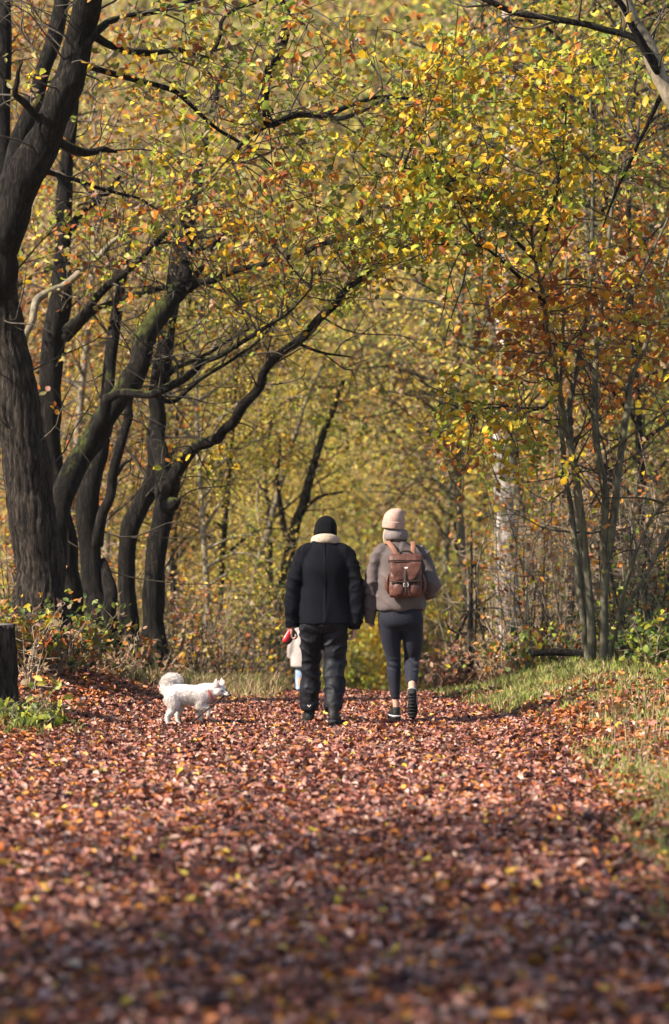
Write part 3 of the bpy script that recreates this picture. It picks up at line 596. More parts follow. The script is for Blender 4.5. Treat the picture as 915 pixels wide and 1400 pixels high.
for sp in [(680, 590, 80, 40, 27.2, .7, 300), (640, 560, 60, 40, 27.2, .7, 200), (720, 640, 60, 25, 27.2, .7, 80)]:
    t.spray(*sp, [(Gl, 3.5), (Yl, 3), (Or, 1.2)], (.06, .10))
t.spray(630, 620, 60, 30, 27.3, .7, 130, ORA)
t.finish(singles=260)

# tree whose limb crosses the top right corner
t = Tree('beech_tree', (3.75, 24.5, float(g(3.75, 24.5))), 'smooth grey-brown limb leaning in at the top right corner', bark='bark_pale')
t.limb('trunk', [(1078, 935, 60, 24.5), (1070, 850, 44, 24.5), (1050, 640, 38, 24.5), (1010, 380, 32, 24.5), (950, 200, 27, 24.5), (915, 128, 24, 24.5), (890, 75, 22, 24.5), (868, 32, 21, 24.5), (850, -5, 20, 24.5), (836, -70, 17, 24.5), (825, -160, 12, 24.5)], 20, .015, .04, None, .3, 50)
t.limb('limb', [(900, 95, 12, 24.4), (868, 54, 11, 24.4), (830, 40, 10, 24.4), (790, 31, 9, 24.4), (748, 24, 9, 24.4), (703, 16, 8, 24.4), (658, -2, 6, 24.4), (600, -20, 3, 24.4)], 10, 0, .05, M['bark'])
t.limb('limb', [(905, 110, 9, 24.5), (880, 60, 10, 24.3), (858, 20, 9, 24.2), (836, -10, 8, 24.1), (800, -60, 5, 24)], 8, 0, .05, M['bark'])
t.limb('limb', [(905, 128, 7, 24.8), (885, 175, 6, 25), (865, 215, 5, 25.2), (842, 265, 4, 25.4), (825, 310, 2, 25.6)], 8, 0, .05, M['bark'])
t.spray(760, 30, 130, 50, 24.6, .8, 140, [(Yl, 3), (Gl, 2), (Or, 1)], (.05, .085)); t.spray(860, 150, 80, 110, 26.5, .9, 330, GRN, (.05, .09)); t.spray(800, 90, 90, 70, 26.5, .9, 260, GRN, (.05, .09)); t.finish()

# birch behind the yellow leaves
t = Tree('birch_tree', (float(P(698, 0, 44)[0]), 44, float(g(2.6, 44))), 'white-barked birch standing behind the yellow leaves right of the path', bark='birch')
bz = HY - (float(g(2.6, 44)) - EYE) / 44 * F
t.limb('trunk', [(694, bz, 34, 44), (694, 800, 30, 44), (690, 640, 29, 44), (692, 480, 28, 44), (698, 300, 28, 44), (706, 150, 27, 44), (700, 60, 26, 44), (700, -40, 24, 44), (704, -200, 18, 44)], 18, 0, .04, None, .3)
t.limb('limb', [(702, 130, 10, 44), (720, 100, 8, 43.8), (735, 70, 5, 43.6)], 8)
t.limb('limb', [(694, 90, 12, 44), (660, 20, 9, 43.8), (620, -30, 6, 43.6)], 8)
t.spray(700, -130, 150, 60, 44, 1.6, 400, YEL, (.06, .1)); t.finish('rhomb')

# pale leaning stem and dark stem left of the man
t = Tree('birch_tree', (float(P(329, 0, 42)[0]), 42, float(g(-1.35, 42))), 'pale thin stem leaning right in the blurred wood left of the man', bark='bark_pale')
t.limb('trunk', [(326, 935, 11, 42), (330, 890, 10, 42), (335, 838, 10, 42), (352, 776, 9, 42), (366, 726, 9, 42), (381, 672, 8, 42), (399, 611, 7, 42), (415, 560, 5, 42), (440, 500, 3, 42)], 10, 0, .03, None, .6)
t.limb('limb', [(360, 745, 4, 42), (352, 690, 3, 42), (356, 640, 2, 42)], 6)
t.spray(420, 560, 80, 50, 42, 1, 330, YEL, (.06, .1)); t.spray(370, 620, 60, 40, 42, 1, 160, YEL, (.06, .1)); t.finish('rhomb')
t = Tree('oak_tree', (float(P(385, 0, 40)[0]), 40, float(g(-.8, 40))), 'dark slanting trunk rising just above the man\'s left shoulder')
t.limb('trunk', [(372, 930, 18, 40), (378, 850, 17, 40), (392, 772, 16, 40), (408, 712, 14, 40), (420, 668, 12, 40), (440, 600, 9, 40), (470, 520, 6, 40)], 12, 0, .06, None, .6)
t.limb('limb', [(396, 760, 8, 40), (384, 700, 7, 40), (380, 650, 5, 40), (384, 600, 3, 40)], 8)
t.limb('limb', [(412, 700, 6, 40), (436, 680, 5, 39.8), (470, 672, 3, 39.6)], 6)
t.spray(470, 560, 70, 60, 40, 1.2, 420, GRN, (.06, .1)); t.spray(395, 640, 60, 30, 40, 1, 160, YEL, (.06, .1)); t.finish('rhomb')

# ------------------------------------------------------------------ the wood behind
def wood_tree(kind, mix, H=10., n_leaf=6000, sparse=1.0, low=.25, rmax=2.4, seed=0):
    tr = MB(); lp = []
    wob = lambda z: np.array((.25 * math.sin(z * .5 + seed), .25 * math.cos(z * .43 + seed * 2), 0))
    pts = [np.array((0, 0, -.4))] + [np.array((0, 0, z)) + wob(z) - wob(0) for z in np.linspace(0, H * .97, 8)]
    tr.tube(pts, np.concatenate([[.10], np.linspace(.08, .012, 8)]), 8, 26, False, 0, .05)
    for k in range(24):
        z = H * (low + (.95 - low) * (k + rng.random()) / 24); a = rng.uniform(0, 6.28); L = rmax * (1 - .65 * abs((z / H) - .55) / .5) * rng.uniform(.6, 1.1)
        b = np.array((0, 0, z)) + wob(z) - wob(0); d = np.array((math.cos(a), math.sin(a), rng.uniform(.15, .9)))
        m = b + d * L * .5 + (0, 0, .1); e = b + d * L + rng.normal(0, .2, 3) - (0, 0, .1 * L)
        tr.tube([b, m, e], [.035, .022, .006], 4, 8, False)
        for q in range(4):
            tq = rng.uniform(.35, 1); c = b * (1 - tq) + e * tq; e2 = c + rng.normal(0, .55, 3); tr.tube([c, (c + e2) / 2 + rng.normal(0, .08, 3), e2], [.012, .009, .003], 3, 5, False)
            lp += [c, e2, (c + e2) / 2]
        lp += [m, e]
    lp = np.array(lp); per = max(4, int(n_leaf / len(lp)))
    use = rng.random(len(lp)) < sparse; lp = lp[use]
    pos = np.repeat(lp, per, axis=0) + rng.normal(0, .26, (len(lp) * per, 3)) * (1, 1, .75)
    me_l = leaves_mesh('crown', pos, rng.uniform(.05, .105, len(pos)), rng.normal(0, .6, (len(pos), 3)) + (-.3, -.2, .5), np.vstack([colours(per, clump(mix)) * rng.uniform(.8, 1.12) for _ in range(len(lp))]), 'rhomb', .16)
    return tr.mesh('trunk'), me_l

KINDS = {
    'yellow': ([(Pale, 5), (Gl, 2.5), (Br, 1)], 'yellow-leaved'), 'olive': ([(Ol, 4), (Gl, 3.5), (Pale, 1.5)], 'olive-leaved'), 'green': ([(Gl, 4), (Dg, 3), (Ol, 1)], 'green-leaved'),
    'russet': ([(Or, 4), (Br, 3), (Yl, 1)], 'russet-leaved'), 'brown': ([(Br, 4), (Ol, 3), (Yl, 1.3), (Or, 1)], 'brown-leaved'), 'gold': ([(Pale, 4), (Br, 2.5), (Or, 1.5), (Ol, 1)], 'golden-leaved')}
PROTO = {}
for i, (k, (mix, _)) in enumerate(KINDS.items()):
    PROTO[k] = [wood_tree(k, mix, 10, 9000, .8, .16, 2.5, i), wood_tree(k, mix, 10, 7000, .7, .3, 2.2, i + 9)]
BK = {'d': M['bark'], 'p': M['bark_pale'], 'h': M['bark_hazel']}
def plant_tree(name, kind, px, d, H, label, group=None, bark='d', fat=1.0, lean=0.0, x=None):
    x = (px - CX) / F * d if x is None else x
    r = empty(name, (x, d, float(g(x, d)) - .05)); tag(r, label, 'tree', group)
    tm, cm = PROTO[kind][rng.integers(0, 2)]; s = H / 10
    a = link('trunk', tm, r); b = link('crown', cm, r); tag(b, kind='stuff')
    a.data.materials.clear() if False else None
    if not tm.materials: tm.materials.append(BK['d'])
    if not cm.materials: cm.materials.append(M['leaf'])
    a.material_slots[0].link = 'OBJECT'; a.material_slots[0].material = BK[bark]
    rz = rng.uniform(0, 6.28)
    for q in (a, b): q.rotation_euler = (0, 0, rz)
    a.scale = (s * fat, s * fat, s); b.scale = (s, s, s); a.scale = b.scale
    r.rotation_euler = (0, lean, 0)
    return r
L1 = [  # trees one can still tell apart, 33-48 m
 ('russet', 20, 36, 8.5, 'd', .02, 'thin russet-leaved tree behind the left edge of the big oak trunk'),
 ('brown', 105, 38, 9, 'p', -.02, 'pale thin trunk with brown leaves seen between the big oak and the mossy leaning oak'),
 ('brown', 152, 41, 8.5, 'p', .03, 'slender pale brown-leaved tree behind the hollow-footed oak'),
 ('brown', 245, 40, 7.5, 'd', .03, 'thin brown-leaved tree just right of the arching-limb oak'),
 ('yellow', 285, 37, 6.5, 'p', .04, 'pale yellow-leaved stem under the arching dark limb'),
 ('brown', 312, 39, 7.0, 'd', -.03, 'dark slender brown-leaved tree between the arching-limb oak and the leaning pale stem'),
 ('yellow', 346, 44, 7, 'd', .05, 'small yellow-leaved tree behind the leaning pale stem'),
 ('brown', 668, 39, 9.5, 'h', -.04, 'thin brown-leaved tree right beside the white birch trunk'),
 ('gold', 738, 37, 10, 'h', -.05, 'golden-leaved slim tree between the birch and the hazel clump'),
 ('russet', 775, 35, 8.5, 'h', .03, 'russet-leaved slim tree straight behind the hazel clump'),
 ('green', 850, 38, 12, 'd', -.02, 'green-leaved tree filling the upper right behind the crossing limb'),
 ('brown', 872, 34, 8.5, 'd', .04, 'dark brown-leaved tree right of the hazel clump stems'),
 ('olive', 908, 36, 11, 'h', -.02, 'olive-leaved tree at the right edge of the photo'),
 ('olive', 795, 44, 13, 'd', .0, 'tall olive-leaved tree behind the hazel crown'),
]
for k, px, d, H, bk, ln, lab in L1: plant_tree('woodland_tree', k, px, d, H, lab, None, bk, 1, ln)
GRP = 'trees of the blurred wood beyond the crest'
spots = [('gold', -30, 46, 10), ('brown', 60, 50, 10), ('gold', 130, 52, 9.5), ('yellow', 200, 52, 8.5), ('brown', 255, 54, 8.5), ('yellow', 300, 58, 8), ('yellow', 352, 60, 8), ('yellow', 400, 62, 7.5), ('yellow', 490, 62, 7.5), ('gold', 535, 60, 8),
         ('yellow', 590, 60, 8), ('brown', 625, 50, 9.5), ('gold', 660, 54, 12), ('olive', 720, 50, 13), ('green', 770, 54, 14), ('olive', 830, 50, 14), ('green', 890, 46, 14), ('olive', 950, 50, 14), ('russet', 40, 64, 11), ('olive', 110, 66, 11),
         ('yellow', 180, 68, 10), ('yellow', 240, 72, 11), ('yellow', 310, 76, 10), ('yellow', 370, 78, 10), ('yellow', 440, 82, 10), ('gold', 505, 84, 10), ('olive', 560, 78, 12), ('gold', 600, 70, 12), ('olive', 640, 66, 14), ('brown', 700, 70, 16), ('green', 760, 68, 17), ('olive', 820, 70, 17), ('green', 880, 64, 17), ('olive', 940, 66, 17)]
LM = [(-45, 'left of the biggest oak'), (0, 'behind the left edge of the biggest oak'), (50, 'behind the biggest oak trunk'), (85, 'between the biggest oak and the mossy leaning oak'), (120, 'behind the foot of the mossy leaning oak'), (150, 'above the hollow-footed oak'), (192, 'behind the slim crooked trunk'), (225, 'behind the oak with the arching limb'), (262, 'right of the oak with the arching limb'), (304, 'above the start of the arching dark limb'), (330, 'left of the pale leaning stem'), (362, 'behind the pale leaning stem'), (384, 'behind the dark slanting trunk'), (415, 'above the left shoulder of the man'), (434, 'above the black beanie'), (460, 'above the right shoulder of the man'), (484, 'above the gap between the two walkers'), (505, 'left of the pink beanie'), (527, 'above the pink beanie'), (550, 'just right of the pink beanie'), (567, 'above the brown backpack'), (590, 'right of the woman'), (610, 'left of the small dark sapling'), (630, 'above the small dark sapling'), (650, 'right of the small dark sapling'), (680, 'left of the birch'), (710, 'right behind the birch'), (740, 'between the birch and the hazel clump'), (765, 'left behind the hazel clump'), (795, 'behind the dark left stems of the hazel clump'), (825, 'behind the middle of the hazel clump'), (855, 'behind the right stems of the hazel clump'), (885, 'right of the hazel clump'), (912, 'by the right edge of the photo'), (945, 'beyond the right edge of the photo')]
used = {}
def where(px, tagk):
    for _, w in sorted((abs(px - a), w) for a, w in LM):
        if (tagk, w) not in used: used[(tagk, w)] = 1; return w
for k, px, d, H in spots:
    far = d >= 62
    plant_tree('woodland_tree', k, px, d, H * rng.uniform(.93, 1.07), '%s %s tree of the wood, seen %s' % ('far' if far else 'mid-distance', KINDS[k][1], where(px, far)), GRP, 'ddhp'[rng.integers(0, 4)], 1, rng.normal(0, .03))
# roadside trees left of the camera that shade the near path
for i, (k, x, y, H) in enumerate([('brown', -8.6, 8.2, 12), ('gold', -6.0, 6.2, 10), ('olive', -10.5, 5.0, 13), ('brown', -12, 8.4, 14), ('gold', -7.5, 7.6, 12), ('olive', -7.2, 4.2, 12), ('brown', -12.5, 6.6, 15)]):
    plant_tree('roadside_tree', k, 0, y, H, 'tree left of the camera that shades the near path', 'trees shading the near path', 'd', 1, 0, x)

# far hillside wood, one mass
n = 1000; yc = rng.uniform(88, 170, n); xc = rng.uniform(-1, 1, n) * (.14 * yc + 6); hz = rng.random(n)**.7 * 25
cen = np.stack([xc, yc, g(xc, yc) + hz], -1); per = 160
pos = np.repeat(cen, per, axis=0) + rng.normal(0, 1, (n * per, 3)) * (1.5, 1.3, 1.0)
cm = np.empty((n * per, 3)); ks = list(KINDS)
for i in range(n):
    w = xc[i] / yc[i] / .115; hi = cen[i, 2] / yc[i] > .085; k = rng.choice(['yellow', 'gold', 'olive', 'brown', 'green'], p=[.10, .12, .30, .22, .26] if hi else [.46, .30, .14, .08, .02] if -.25 < w < .4 else [.22, .26, .26, .20, .06] if w < .4 else [.14, .14, .32, .12, .28])
    cm[i * per:(i + 1) * per] = colours(per, KINDS[k][0])
o = link('distant_wood', leaves_mesh('distant_wood', pos, rng.uniform(.2, .42, n * per), rng.normal(0, .6, (n * per, 3)) + (-.3, -.3, .5), cm, 'rhomb', .16), None, M['leaf'])
tag(o, 'sunlit yellow and olive wood on the far slope', 'wood', None, 'stuff')
mb = MB()
for i in range(70):
    d = rng.uniform(80, 150); x = rng.uniform(-1, 1) * .13 * d; z = float(g(x, d)); h = rng.uniform(9, 15)
    mb.tube([(x, d, z - .5), (x + rng.normal(0, .3), d, z + h * .5), (x + rng.normal(0, .8), d, z + h)], [.2, .14, .05], 6, 8, False)
o = mb.build('distant_trunk', M['bark'], o); tag(o, kind='stuff')

# ------------------------------------------------------------------ undergrowth
def shrub(name, px, d, label, ns, h, spread, nleaf, mix, twig='twig_pale', group=None, size=(.05, .09), lean=0, side=5, x=None, cat='shrub', bush=False, thick=1.0):
    x = (px - CX) / F * d if x is None else x; z = float(g(x, d))
    r = empty(name, (x, d, z)); tag(r, label, cat, group); mb = MB(); lp = []
    for k in range(ns):
        a = rng.uniform(0, 6.28); q = rng.uniform(.2, 1) * spread; L = h * rng.uniform(.55, 1.05)
        b = np.array((math.cos(a), math.sin(a), 0)) * spread * .25 * rng.random() - (0, 0, .08); e = np.array((math.cos(a) * q + lean * L, math.sin(a) * q, L))
        m = (b + e) / 2 + rng.normal(0, .09, 3) * (h * .6); mb.tube([b, m, e], np.array([.010, .007, .002]) * thick * rng.uniform(.6, 1.4), 4, 9, False); c = catmull([b, m, e], 9); lp += list(c[2:])
        for j in range(side):
            s = c[rng.integers(2, 8)]; e2 = s + rng.normal(0, .22, 3) * (1, 1, .7) * max(.5, h * .45) + (0, 0, .08); m2 = (s + e2) / 2 + rng.normal(0, .04, 3); mb.tube([s, m2, e2], np.array([.005, .004, .0015]) * thick, 3, 6, False); lp += [m2, e2]
    tag(mb.build('stem', M[twig], r), kind='stuff')
    if nleaf:
        lp = np.array(lp); i = rng.integers(0, len(lp), nleaf)
        pos = lp[i] + rng.normal(0, .06 if not bush else .1, (nleaf, 3)); pos[:, 2] = np.maximum(pos[:, 2], .02)
        f = link('foliage', leaves_mesh('foliage', pos, rng.uniform(*size, nleaf), rng.normal(0, .6, (nleaf, 3)) + (-.2, -.3, .5), colours(nleaf, mix), 'oval' if d < 32 else 'rhomb', .18), r, M['leaf']); tag(f, kind='stuff')
    return r
DRYM = [(Br, 4), (Or, 1.5), (Dry, 2)]; BRM = [(Gl, 3), (Dg, 3), (Or, 1.5), (Yl, .8)]
shrub('bramble_bush', 25, 25.0, 'low bramble with russet and green leaves at the foot of the biggest oak', 22, .62, .55, 520, [(Or, 3), (Gl, 2), (Dg, 2), (Br, 2), (Yl, .8)])
shrub('bramble_bush', 98, 26.6, 'green-leaved bramble between the biggest oak and the hollow-footed oak', 20, .5, .5, 420, [(Dg, 3), (Gl, 2.5), (Or, 1.2), (Br, 1)])
shrub('bramble_bush', 140, 27.4, 'straggly dry bramble in front of the hollow-footed oak', 14, .32, .45, 160, DRYM)
shrub('bramble_bush', 40, 24.2, 'dead arching pale twigs beside the cut stump', 7, .55, .35, 40, DRYM, 'twig_pale', thick=1.3)
shrub('bramble_bush', 205, 28.9, 'dry brown bramble around the foot of the oak with the arching limb', 14, .34, .5, 150, [(Br, 3), (Or, 2), (Gl, 1)])
shrub('bramble_bush', 172, 29.2, 'small green and russet bramble at the foot of the slim crooked trunk', 14, .36, .45, 170, [(Br, 3), (Or, 2), (Gl, 2)])
shrub('bramble_bush', 66, 25.4, 'russet bramble climbing the right side of the biggest oak foot', 16, .5, .4, 220, [(Or, 3), (Dg, 2), (Br, 2), (Gl, 1)])
shrub('nettle_plant', 40, 22.4, 'fresh green leaves sprouting at the foot of the stump', 10, .12, .28, 110, [(Gl, 4), (Dg, 2)], cat='plant', size=(.06, .1))
shrub('bramble_bush', 900, 27.2, 'leafy green bramble at the right edge below the thicket', 22, .5, .55, 520, [(Gl, 4), (Dg, 3), (Yl, .5)])
shrub('bramble_bush', 905, 29.0, 'taller green-leaved bush at the right edge beneath the leaning stems', 26, 1.1, .6, 620, [(Dg, 4), (Gl, 3), (Yl, .4)])
shrub('bramble_bush', 850, 28.6, 'green bramble tangle right behind the foot of the hazel clump', 20, .7, .5, 330, [(Dg, 3), (Gl, 3), (Br, 1)])
shrub('bramble_bush', 740, 28.8, 'low mixed bramble left of the foot of the hazel clump', 20, .5, .55, 300, BRM)
shrub('bramble_bush', 690, 29.5, 'dry brown bracken heap on the right bank below the birch', 20, .5, .5, 300, [(Br, 4), (Or, 2), (Gl, .8)])
shrub('bramble_bush', 620, 31, 'reddish dry bracken beside the woman on the right verge', 20, .55, .5, 420, [(Br, 4), ([(.30, .13, .09), (.36, .17, .12)], 4)])
shrub('bramble_bush', 662, 32, 'pinkish dry bracken behind the small dark sapling', 18, .6, .5, 330, [(Br, 4), ([(.32, .15, .11), (.38, .20, .15)], 4)])
shrub('sapling', 636, 31, 'small dark multi-stemmed sapling on the right verge', 5, 1.75, .28, 60, [(Or, 2), (Yl, 2), (Br, 2)], 'twig', side=6, thick=2.6)
shrub('sapling', 715, 30.5, 'single curved pale sapling between the birch and the hazel clump', 3, 2.1, .35, 60, ORA, 'twig_pale', thick=1.9)
for i, (px, d, h) in enumerate([(690, 33, 2.6), (730, 31.5, 2.4), (765, 32.5, 2.8), (705, 35, 3.0), (800, 31, 2.5), (850, 31.5, 2.6), (880, 30.5, 2.4), (910, 32, 2.8), (660, 34, 2.2), (780, 34.5, 3.0), (840, 34, 3.0), (900, 35, 3.0), (745, 36, 3.2), (870, 28.4, 1.7), (905, 28.0, 2.0), (930, 30, 2.4)]):
    shrub('thicket_shrub', px, d, 'bare twiggy thicket shrub %s' % where(px, 'thicket'), 12, h, .7, 130, [(Br, 4), (Or, 2.5), (Yl, 1), (Gl, 1)], ['twig_pale', 'twig'][i % 2], 'twiggy shrubs of the right thicket', side=9)
for i, (px, d, h) in enumerate([(255, 33, 1.4), (290, 35, 1.6), (235, 31.5, .9), (330, 37, 2.0), (360, 36, 1.8), (270, 39, 2.4), (310, 33.5, 1.2), (385, 39, 2.2), (205, 34, 1.8), (150, 33, 1.6), (110, 33, 1.8), (60, 31, 1.6), (20, 30, 1.4), (345, 34, 1.0)]):
    shrub('undergrowth_shrub', px, d, 'twiggy brown undergrowth shrub %s' % where(px, 'under'), 16, h, .6, 230, [(Br, 4), (Ol, 2), (Or, 1.3), (Yl, 1)], ['twig', 'twig_pale'][i % 2], 'undergrowth shrubs behind the left bank', side=6)
shrub('ivy_bush', 358, 38.5, 'dull grey-green ivy thicket behind the man\'s left arm', 30, 2.1, .55, 2300, [(Ol, 5), (Dg, 3), (Br, 1)], 'twig', bush=True)
shrub('russet_bush', 262, 36, 'russet-leaved bush right of the rightmost left-bank oak', 18, 1.7, .55, 520, [(Or, 2), ([(.26, .10, .08), (.32, .13, .10)], 4), (Br, 2)], 'twig', bush=True)
shrub('yellow_bush', 505, 46, 'sunlit yellow bush glowing between the man and the woman', 40, 2.9, 1.1, 4200, [(Yl, 6), (Gl, 2)], 'twig', bush=True, size=(.07, .13))
shrub('green_bush', 462, 44, 'olive-green bush down the slope behind the man\'s right leg', 30, 1.9, .7, 2200, [(Ol, 4), (Gl, 3)], 'twig', bush=True, size=(.07, .12))
shrub('green_bush', 590, 42, 'yellow-green bush down the slope right of the woman', 34, 2.6, .8, 2200, [(Ol, 4), (Gl, 2), (Yl, 2), (Br, 2)], 'twig', bush=True, size=(.07, .12))
shrub('green_bush', 545, 50, 'tall green bush down the slope behind the woman\'s head', 40, 4.2, 1.5, 3000, [(Gl, 5), (Ol, 3), (Yl, 1.5)], 'twig', bush=True, size=(.08, .14), thick=2)
shrub('green_bush', 425, 47, 'golden-olive bush down the slope behind the man\'s legs', 30, 2.6, .9, 2400, [(Ol, 4), (Yl, 2), (Br, 1)], 'twig', bush=True, size=(.07, .12))

# cut stump, fallen log
st = np.array((P(-12, 0, 23)[0], 23., float(g(-2.7, 23)) - .08)); r = empty('tree_stump', st); tag(r, 'dark cut stump cropped by the left edge, its flat top grey', 'stump')
mb = MB(); zt = P(0, 853, 23)[2] - st[2]
mb.tube([(0, 0, -.3), (0, 0, .0), (.0, 0, .12), (.01, 0, zt * .5), (.0, 0, zt - .01)], [.30, .27, .22, .195, .185], 64, 30, False, .05, .04); mb.build('bark', M['bark_main'], r)
mb = MB(); mb.rings([(0, 0, zt - .06, .172, .172), (0, 0, zt - .012, .180, .180), (0, 0, zt, .174, .174)], 40); mb.build('cut_face', M['cut_wood'], r)
r = empty('fallen_log', P(765, 893, 28.4)); tag(r, 'short dark log lying at the foot of the hazel clump', 'log')
mb = MB(); mb.tube([(-.28, 0, 0), (0, .05, .01), (.26, .02, -.01)], [.035, .04, .03], 12, 12, True, .05, .06); mb.build('bark', M['bark'], r)

# ------------------------------------------------------------------ people and dog
def limb_path(mb, pts, r, sides=16, ell=None, n=None): mb.tube(np.array(pts, float), r, sides, n, True, 0, 0, ell)

def hand(mb, wrist, dirv, thumb_side, palm_n, curl=.5, s=1.0):
    """palm, four unequal curling fingers and a side thumb"""
    w = Vector(wrist); d = Vector(dirv).normalized(); t = Vector(thumb_side); t = (t - d * t.dot(d)).normalized(); pn = Vector(palm_n); pn = (pn - d * pn.dot(d) - t * pn.dot(t)).normalized()
    pal = [w - d * .02 * s, w + d * .03 * s, w + d * .065 * s, w + d * .088 * s]
    for k in (-1, -.33, .33, 1):
        mb.tube([tuple(p + t * k * .022 * s * (.75 + .25 * min(1, i / 2))) for i, p in enumerate(pal)], np.array([.017, .0165, .015, .012]) * s, 10, 9)
    for k, L in zip((1, .36, -.32, -1), (.068, .076, .071, .056)):
        p = w + d * .086 * s + t * k * .0255 * s; a = 0; pts = [tuple(p - d * .012)]; 
        for seg, f in enumerate((.45, .32, .25)):
            a += curl * (1.0, 1.25, .8)[seg] * (1 + .08 * k); v = d * math.cos(a) + pn * math.sin(a); p = p + v * L * f * s; pts.append(tuple(p))
        mb.tube(pts, np.array([.0092, .0086, .008, .0062]) * s, 8, 10)
    b = w + d * .03 * s + t * .022 * s; v = (d * .75 + t * .55 + pn * .35 * (1 + curl)).normalized(); m = b + v * .036 * s; v2 = (d * .9 + t * .05 + pn * .45 * (1 + curl)).normalized()
    mb.tube([tuple(b - v * .01), tuple(m), tuple(m + v2 * .03 * s)], np.array([.0125, .0105, .0075]) * s, 8, 9)

def head(mb, c, s=1.0, pitch=0.0, yaw=0.0):
    """skull, jaw, nose, ears, brows; faces +Y before turning"""
    from mathutils import Euler
    R = Euler((pitch, 0, yaw)).to_matrix(); c = Vector(c)
    def pt(x, y, z): return tuple(c + R @ Vector((x * s, y * s, z * s)))
    mb.ball(pt(0, -.012, .025), np.array((.074, .094, .092)) * s, 20, 14, (pitch, 0, yaw))
    mb.ball(pt(0, .030, -.045), np.array((.056, .058, .070)) * s, 16, 12, (pitch, 0, yaw))
    mb.tube([pt(0, .088, .018), pt(0, .105, -.012), pt(0, .108, -.026), pt(0, .088, -.034)], np.array([.008, .012, .015, .009]) * s, 8, 10)
    for k in (-1, 1):
        mb.ball(pt(k * .075, -.006, -.006), np.array((.010, .020, .032)) * s, 10, 8, (pitch, 0, yaw))
        mb.ball(pt(k * .031, .070, .026), np.array((.024, .012, .009)) * s, 10, 6, (pitch, 0, yaw))
        mb.ball(pt(k * .030, .072, .008), np.array((.014, .012, .010)) * s, 10, 6, (pitch, 0, yaw))
    mb.ball(pt(0, .083, -.058), np.array((.024, .010, .009)) * s, 12, 6, (pitch, 0, yaw))
    return pt

# ---- the man: dark jacket, facing away, mid-stride
mx, my = float(P(443, 0, 24)[0]), 24.0
man = empty('person', (mx, my, -.012)); tag(man, 'person in a black corduroy jacket with cream collar and black beanie, walking away', 'person')
b = MB()
limb_path(b, [(0, 0, .93), (0, .0, 1.05), (.005, .01, 1.2), (.005, .01, 1.38), (.005, .02, 1.45)], [.13, .13, .14, .14, .09], 16, (1.25, .8))
limb_path(b, [(.008, .03, 1.42), (.012, .055, 1.50), (.012, .075, 1.56)], [.062, .056, .055])
pt = head(b, (.012, .085, 1.575), 1.0, -.38)
for sx, hip, kn, an in ((-1, (-.09, 0, .92), (-.108, .13, .50), (-.118, .16, .09)), (1, (.09, 0, .92), (.088, .03, .50), (.075, -.16, .11))):
    limb_path(b, [(sx * .06, 0, 1.0), hip, ((hip[0] + kn[0]) / 2, (hip[1] + kn[1]) / 2, .71), kn, ((kn[0] + an[0]) / 2, (kn[1] + an[1]) / 2 - .01, .32), an, (an[0], an[1] + .02, an[2] - .03)], [.07, .075, .068, .048, .050, .036, .034])
limb_path(b, [(-.09, .01, 1.41), (-.155, .0, 1.38), (-.215, -.01, 1.22), (-.258, .0, 1.12), (-.262, .02, .95), (-.258, .04, .81)], [.06, .058, .05, .043, .038, .029])
limb_path(b, [(.10, .01, 1.41), (.17, .0, 1.38), (.232, -.03, 1.22), (.272, -.05, 1.10), (.272, -.04, .93), (.255, -.015, .795)], [.06, .058, .05, .043, .038, .029])
hand(b, (-.257, .045, .805), (-.15, .1, -1), (.15, 1, .1), (1, -.15, 0), 1.0)
hand(b, (.253, -.012, .795), (-.12, .1, -1), (-.15, 1, .1), (-1, -.1, 0), .95)
fuse(b, 'body', M['skin'], man, .0065, 3, .35)
def crease(x, y, z, a, seed, amp, pw=4):
    n = nz(x * a[0] + z * a[3], y * a[1], z * a[2], seed); return amp * ((1 - abs(n)) ** pw - .35)
def fold_m(p):
    x, y, z = p
    f = .009 * nz(x * 5, y * 5, z * 3.2, 1) + .006 * nz(x * 9 + z * 4, y * 9, z * 9, 2)
    if abs(x) > .19: f += crease(x, y, z, (7, 7, 10, 6 if x < 0 else -6), 3, .016)
    else: f += crease(x, y, z, (4.2, 3, 2.4, 2.6 if x < 0 else -2.4), 6, .014, 6)
    return f
b = MB()
b.rings([(.013, 0, .822, .212, .150), (.013, 0, .84, .216, .153), (.01, 0, .95, .209, .146), (.008, .0, 1.12, .200, .140), (.008, -.005, 1.28, .205, .142), (.008, .0, 1.37, .188, .130), (.008, .015, 1.43, .158, .115), (.010, .028, 1.475, .125, .100), (.012, .04, 1.525, .098, .090)], 36, 2.3)
limb_path(b, [(-.09, .01, 1.43), (-.155, .005, 1.385), (-.210, -.01, 1.26), (-.252, -.005, 1.10), (-.262, .015, .95), (-.259, .035, .80)], [.075, .085, .074, .066, .060, .050], 18)
limb_path(b, [(.105, .01, 1.43), (.170, .005, 1.385), (.226, -.02, 1.25), (.270, -.045, 1.07), (.272, -.035, .93), (.252, -.012, .785)], [.075, .085, .074, .068, .060, .047], 18)
fuse(b, 'jacket', M['navy'], man, .009, 4, None, fold_m)
b = MB(); zc = [(.012, -.078 - .006, 1.50)]
th = np.linspace(-2.6, 2.6, 26)
b.tube([(.012 + .100 * math.sin(a), .045 - .106 * math.cos(a) + .0 * a, 1.528 - .035 * (1 - math.cos(a)) * .9) for a in th], np.full(26, .036), 12, 52, True, 0, .02, (.62, 1.15))
b.build('collar', M['shearling'], man)
b = MB(); b.tube([(.012, -.128 - .006, .83), (.012, -.138, .95), (.010, -.142, 1.12), (.008, -.150, 1.28), (.008, -.135, 1.38), (.009, -.105, 1.45), (.01, -.078, 1.49)], np.full(7, .0045), 6, 40); b.build('back_seam', M['navy'], man)
from mathutils import Euler
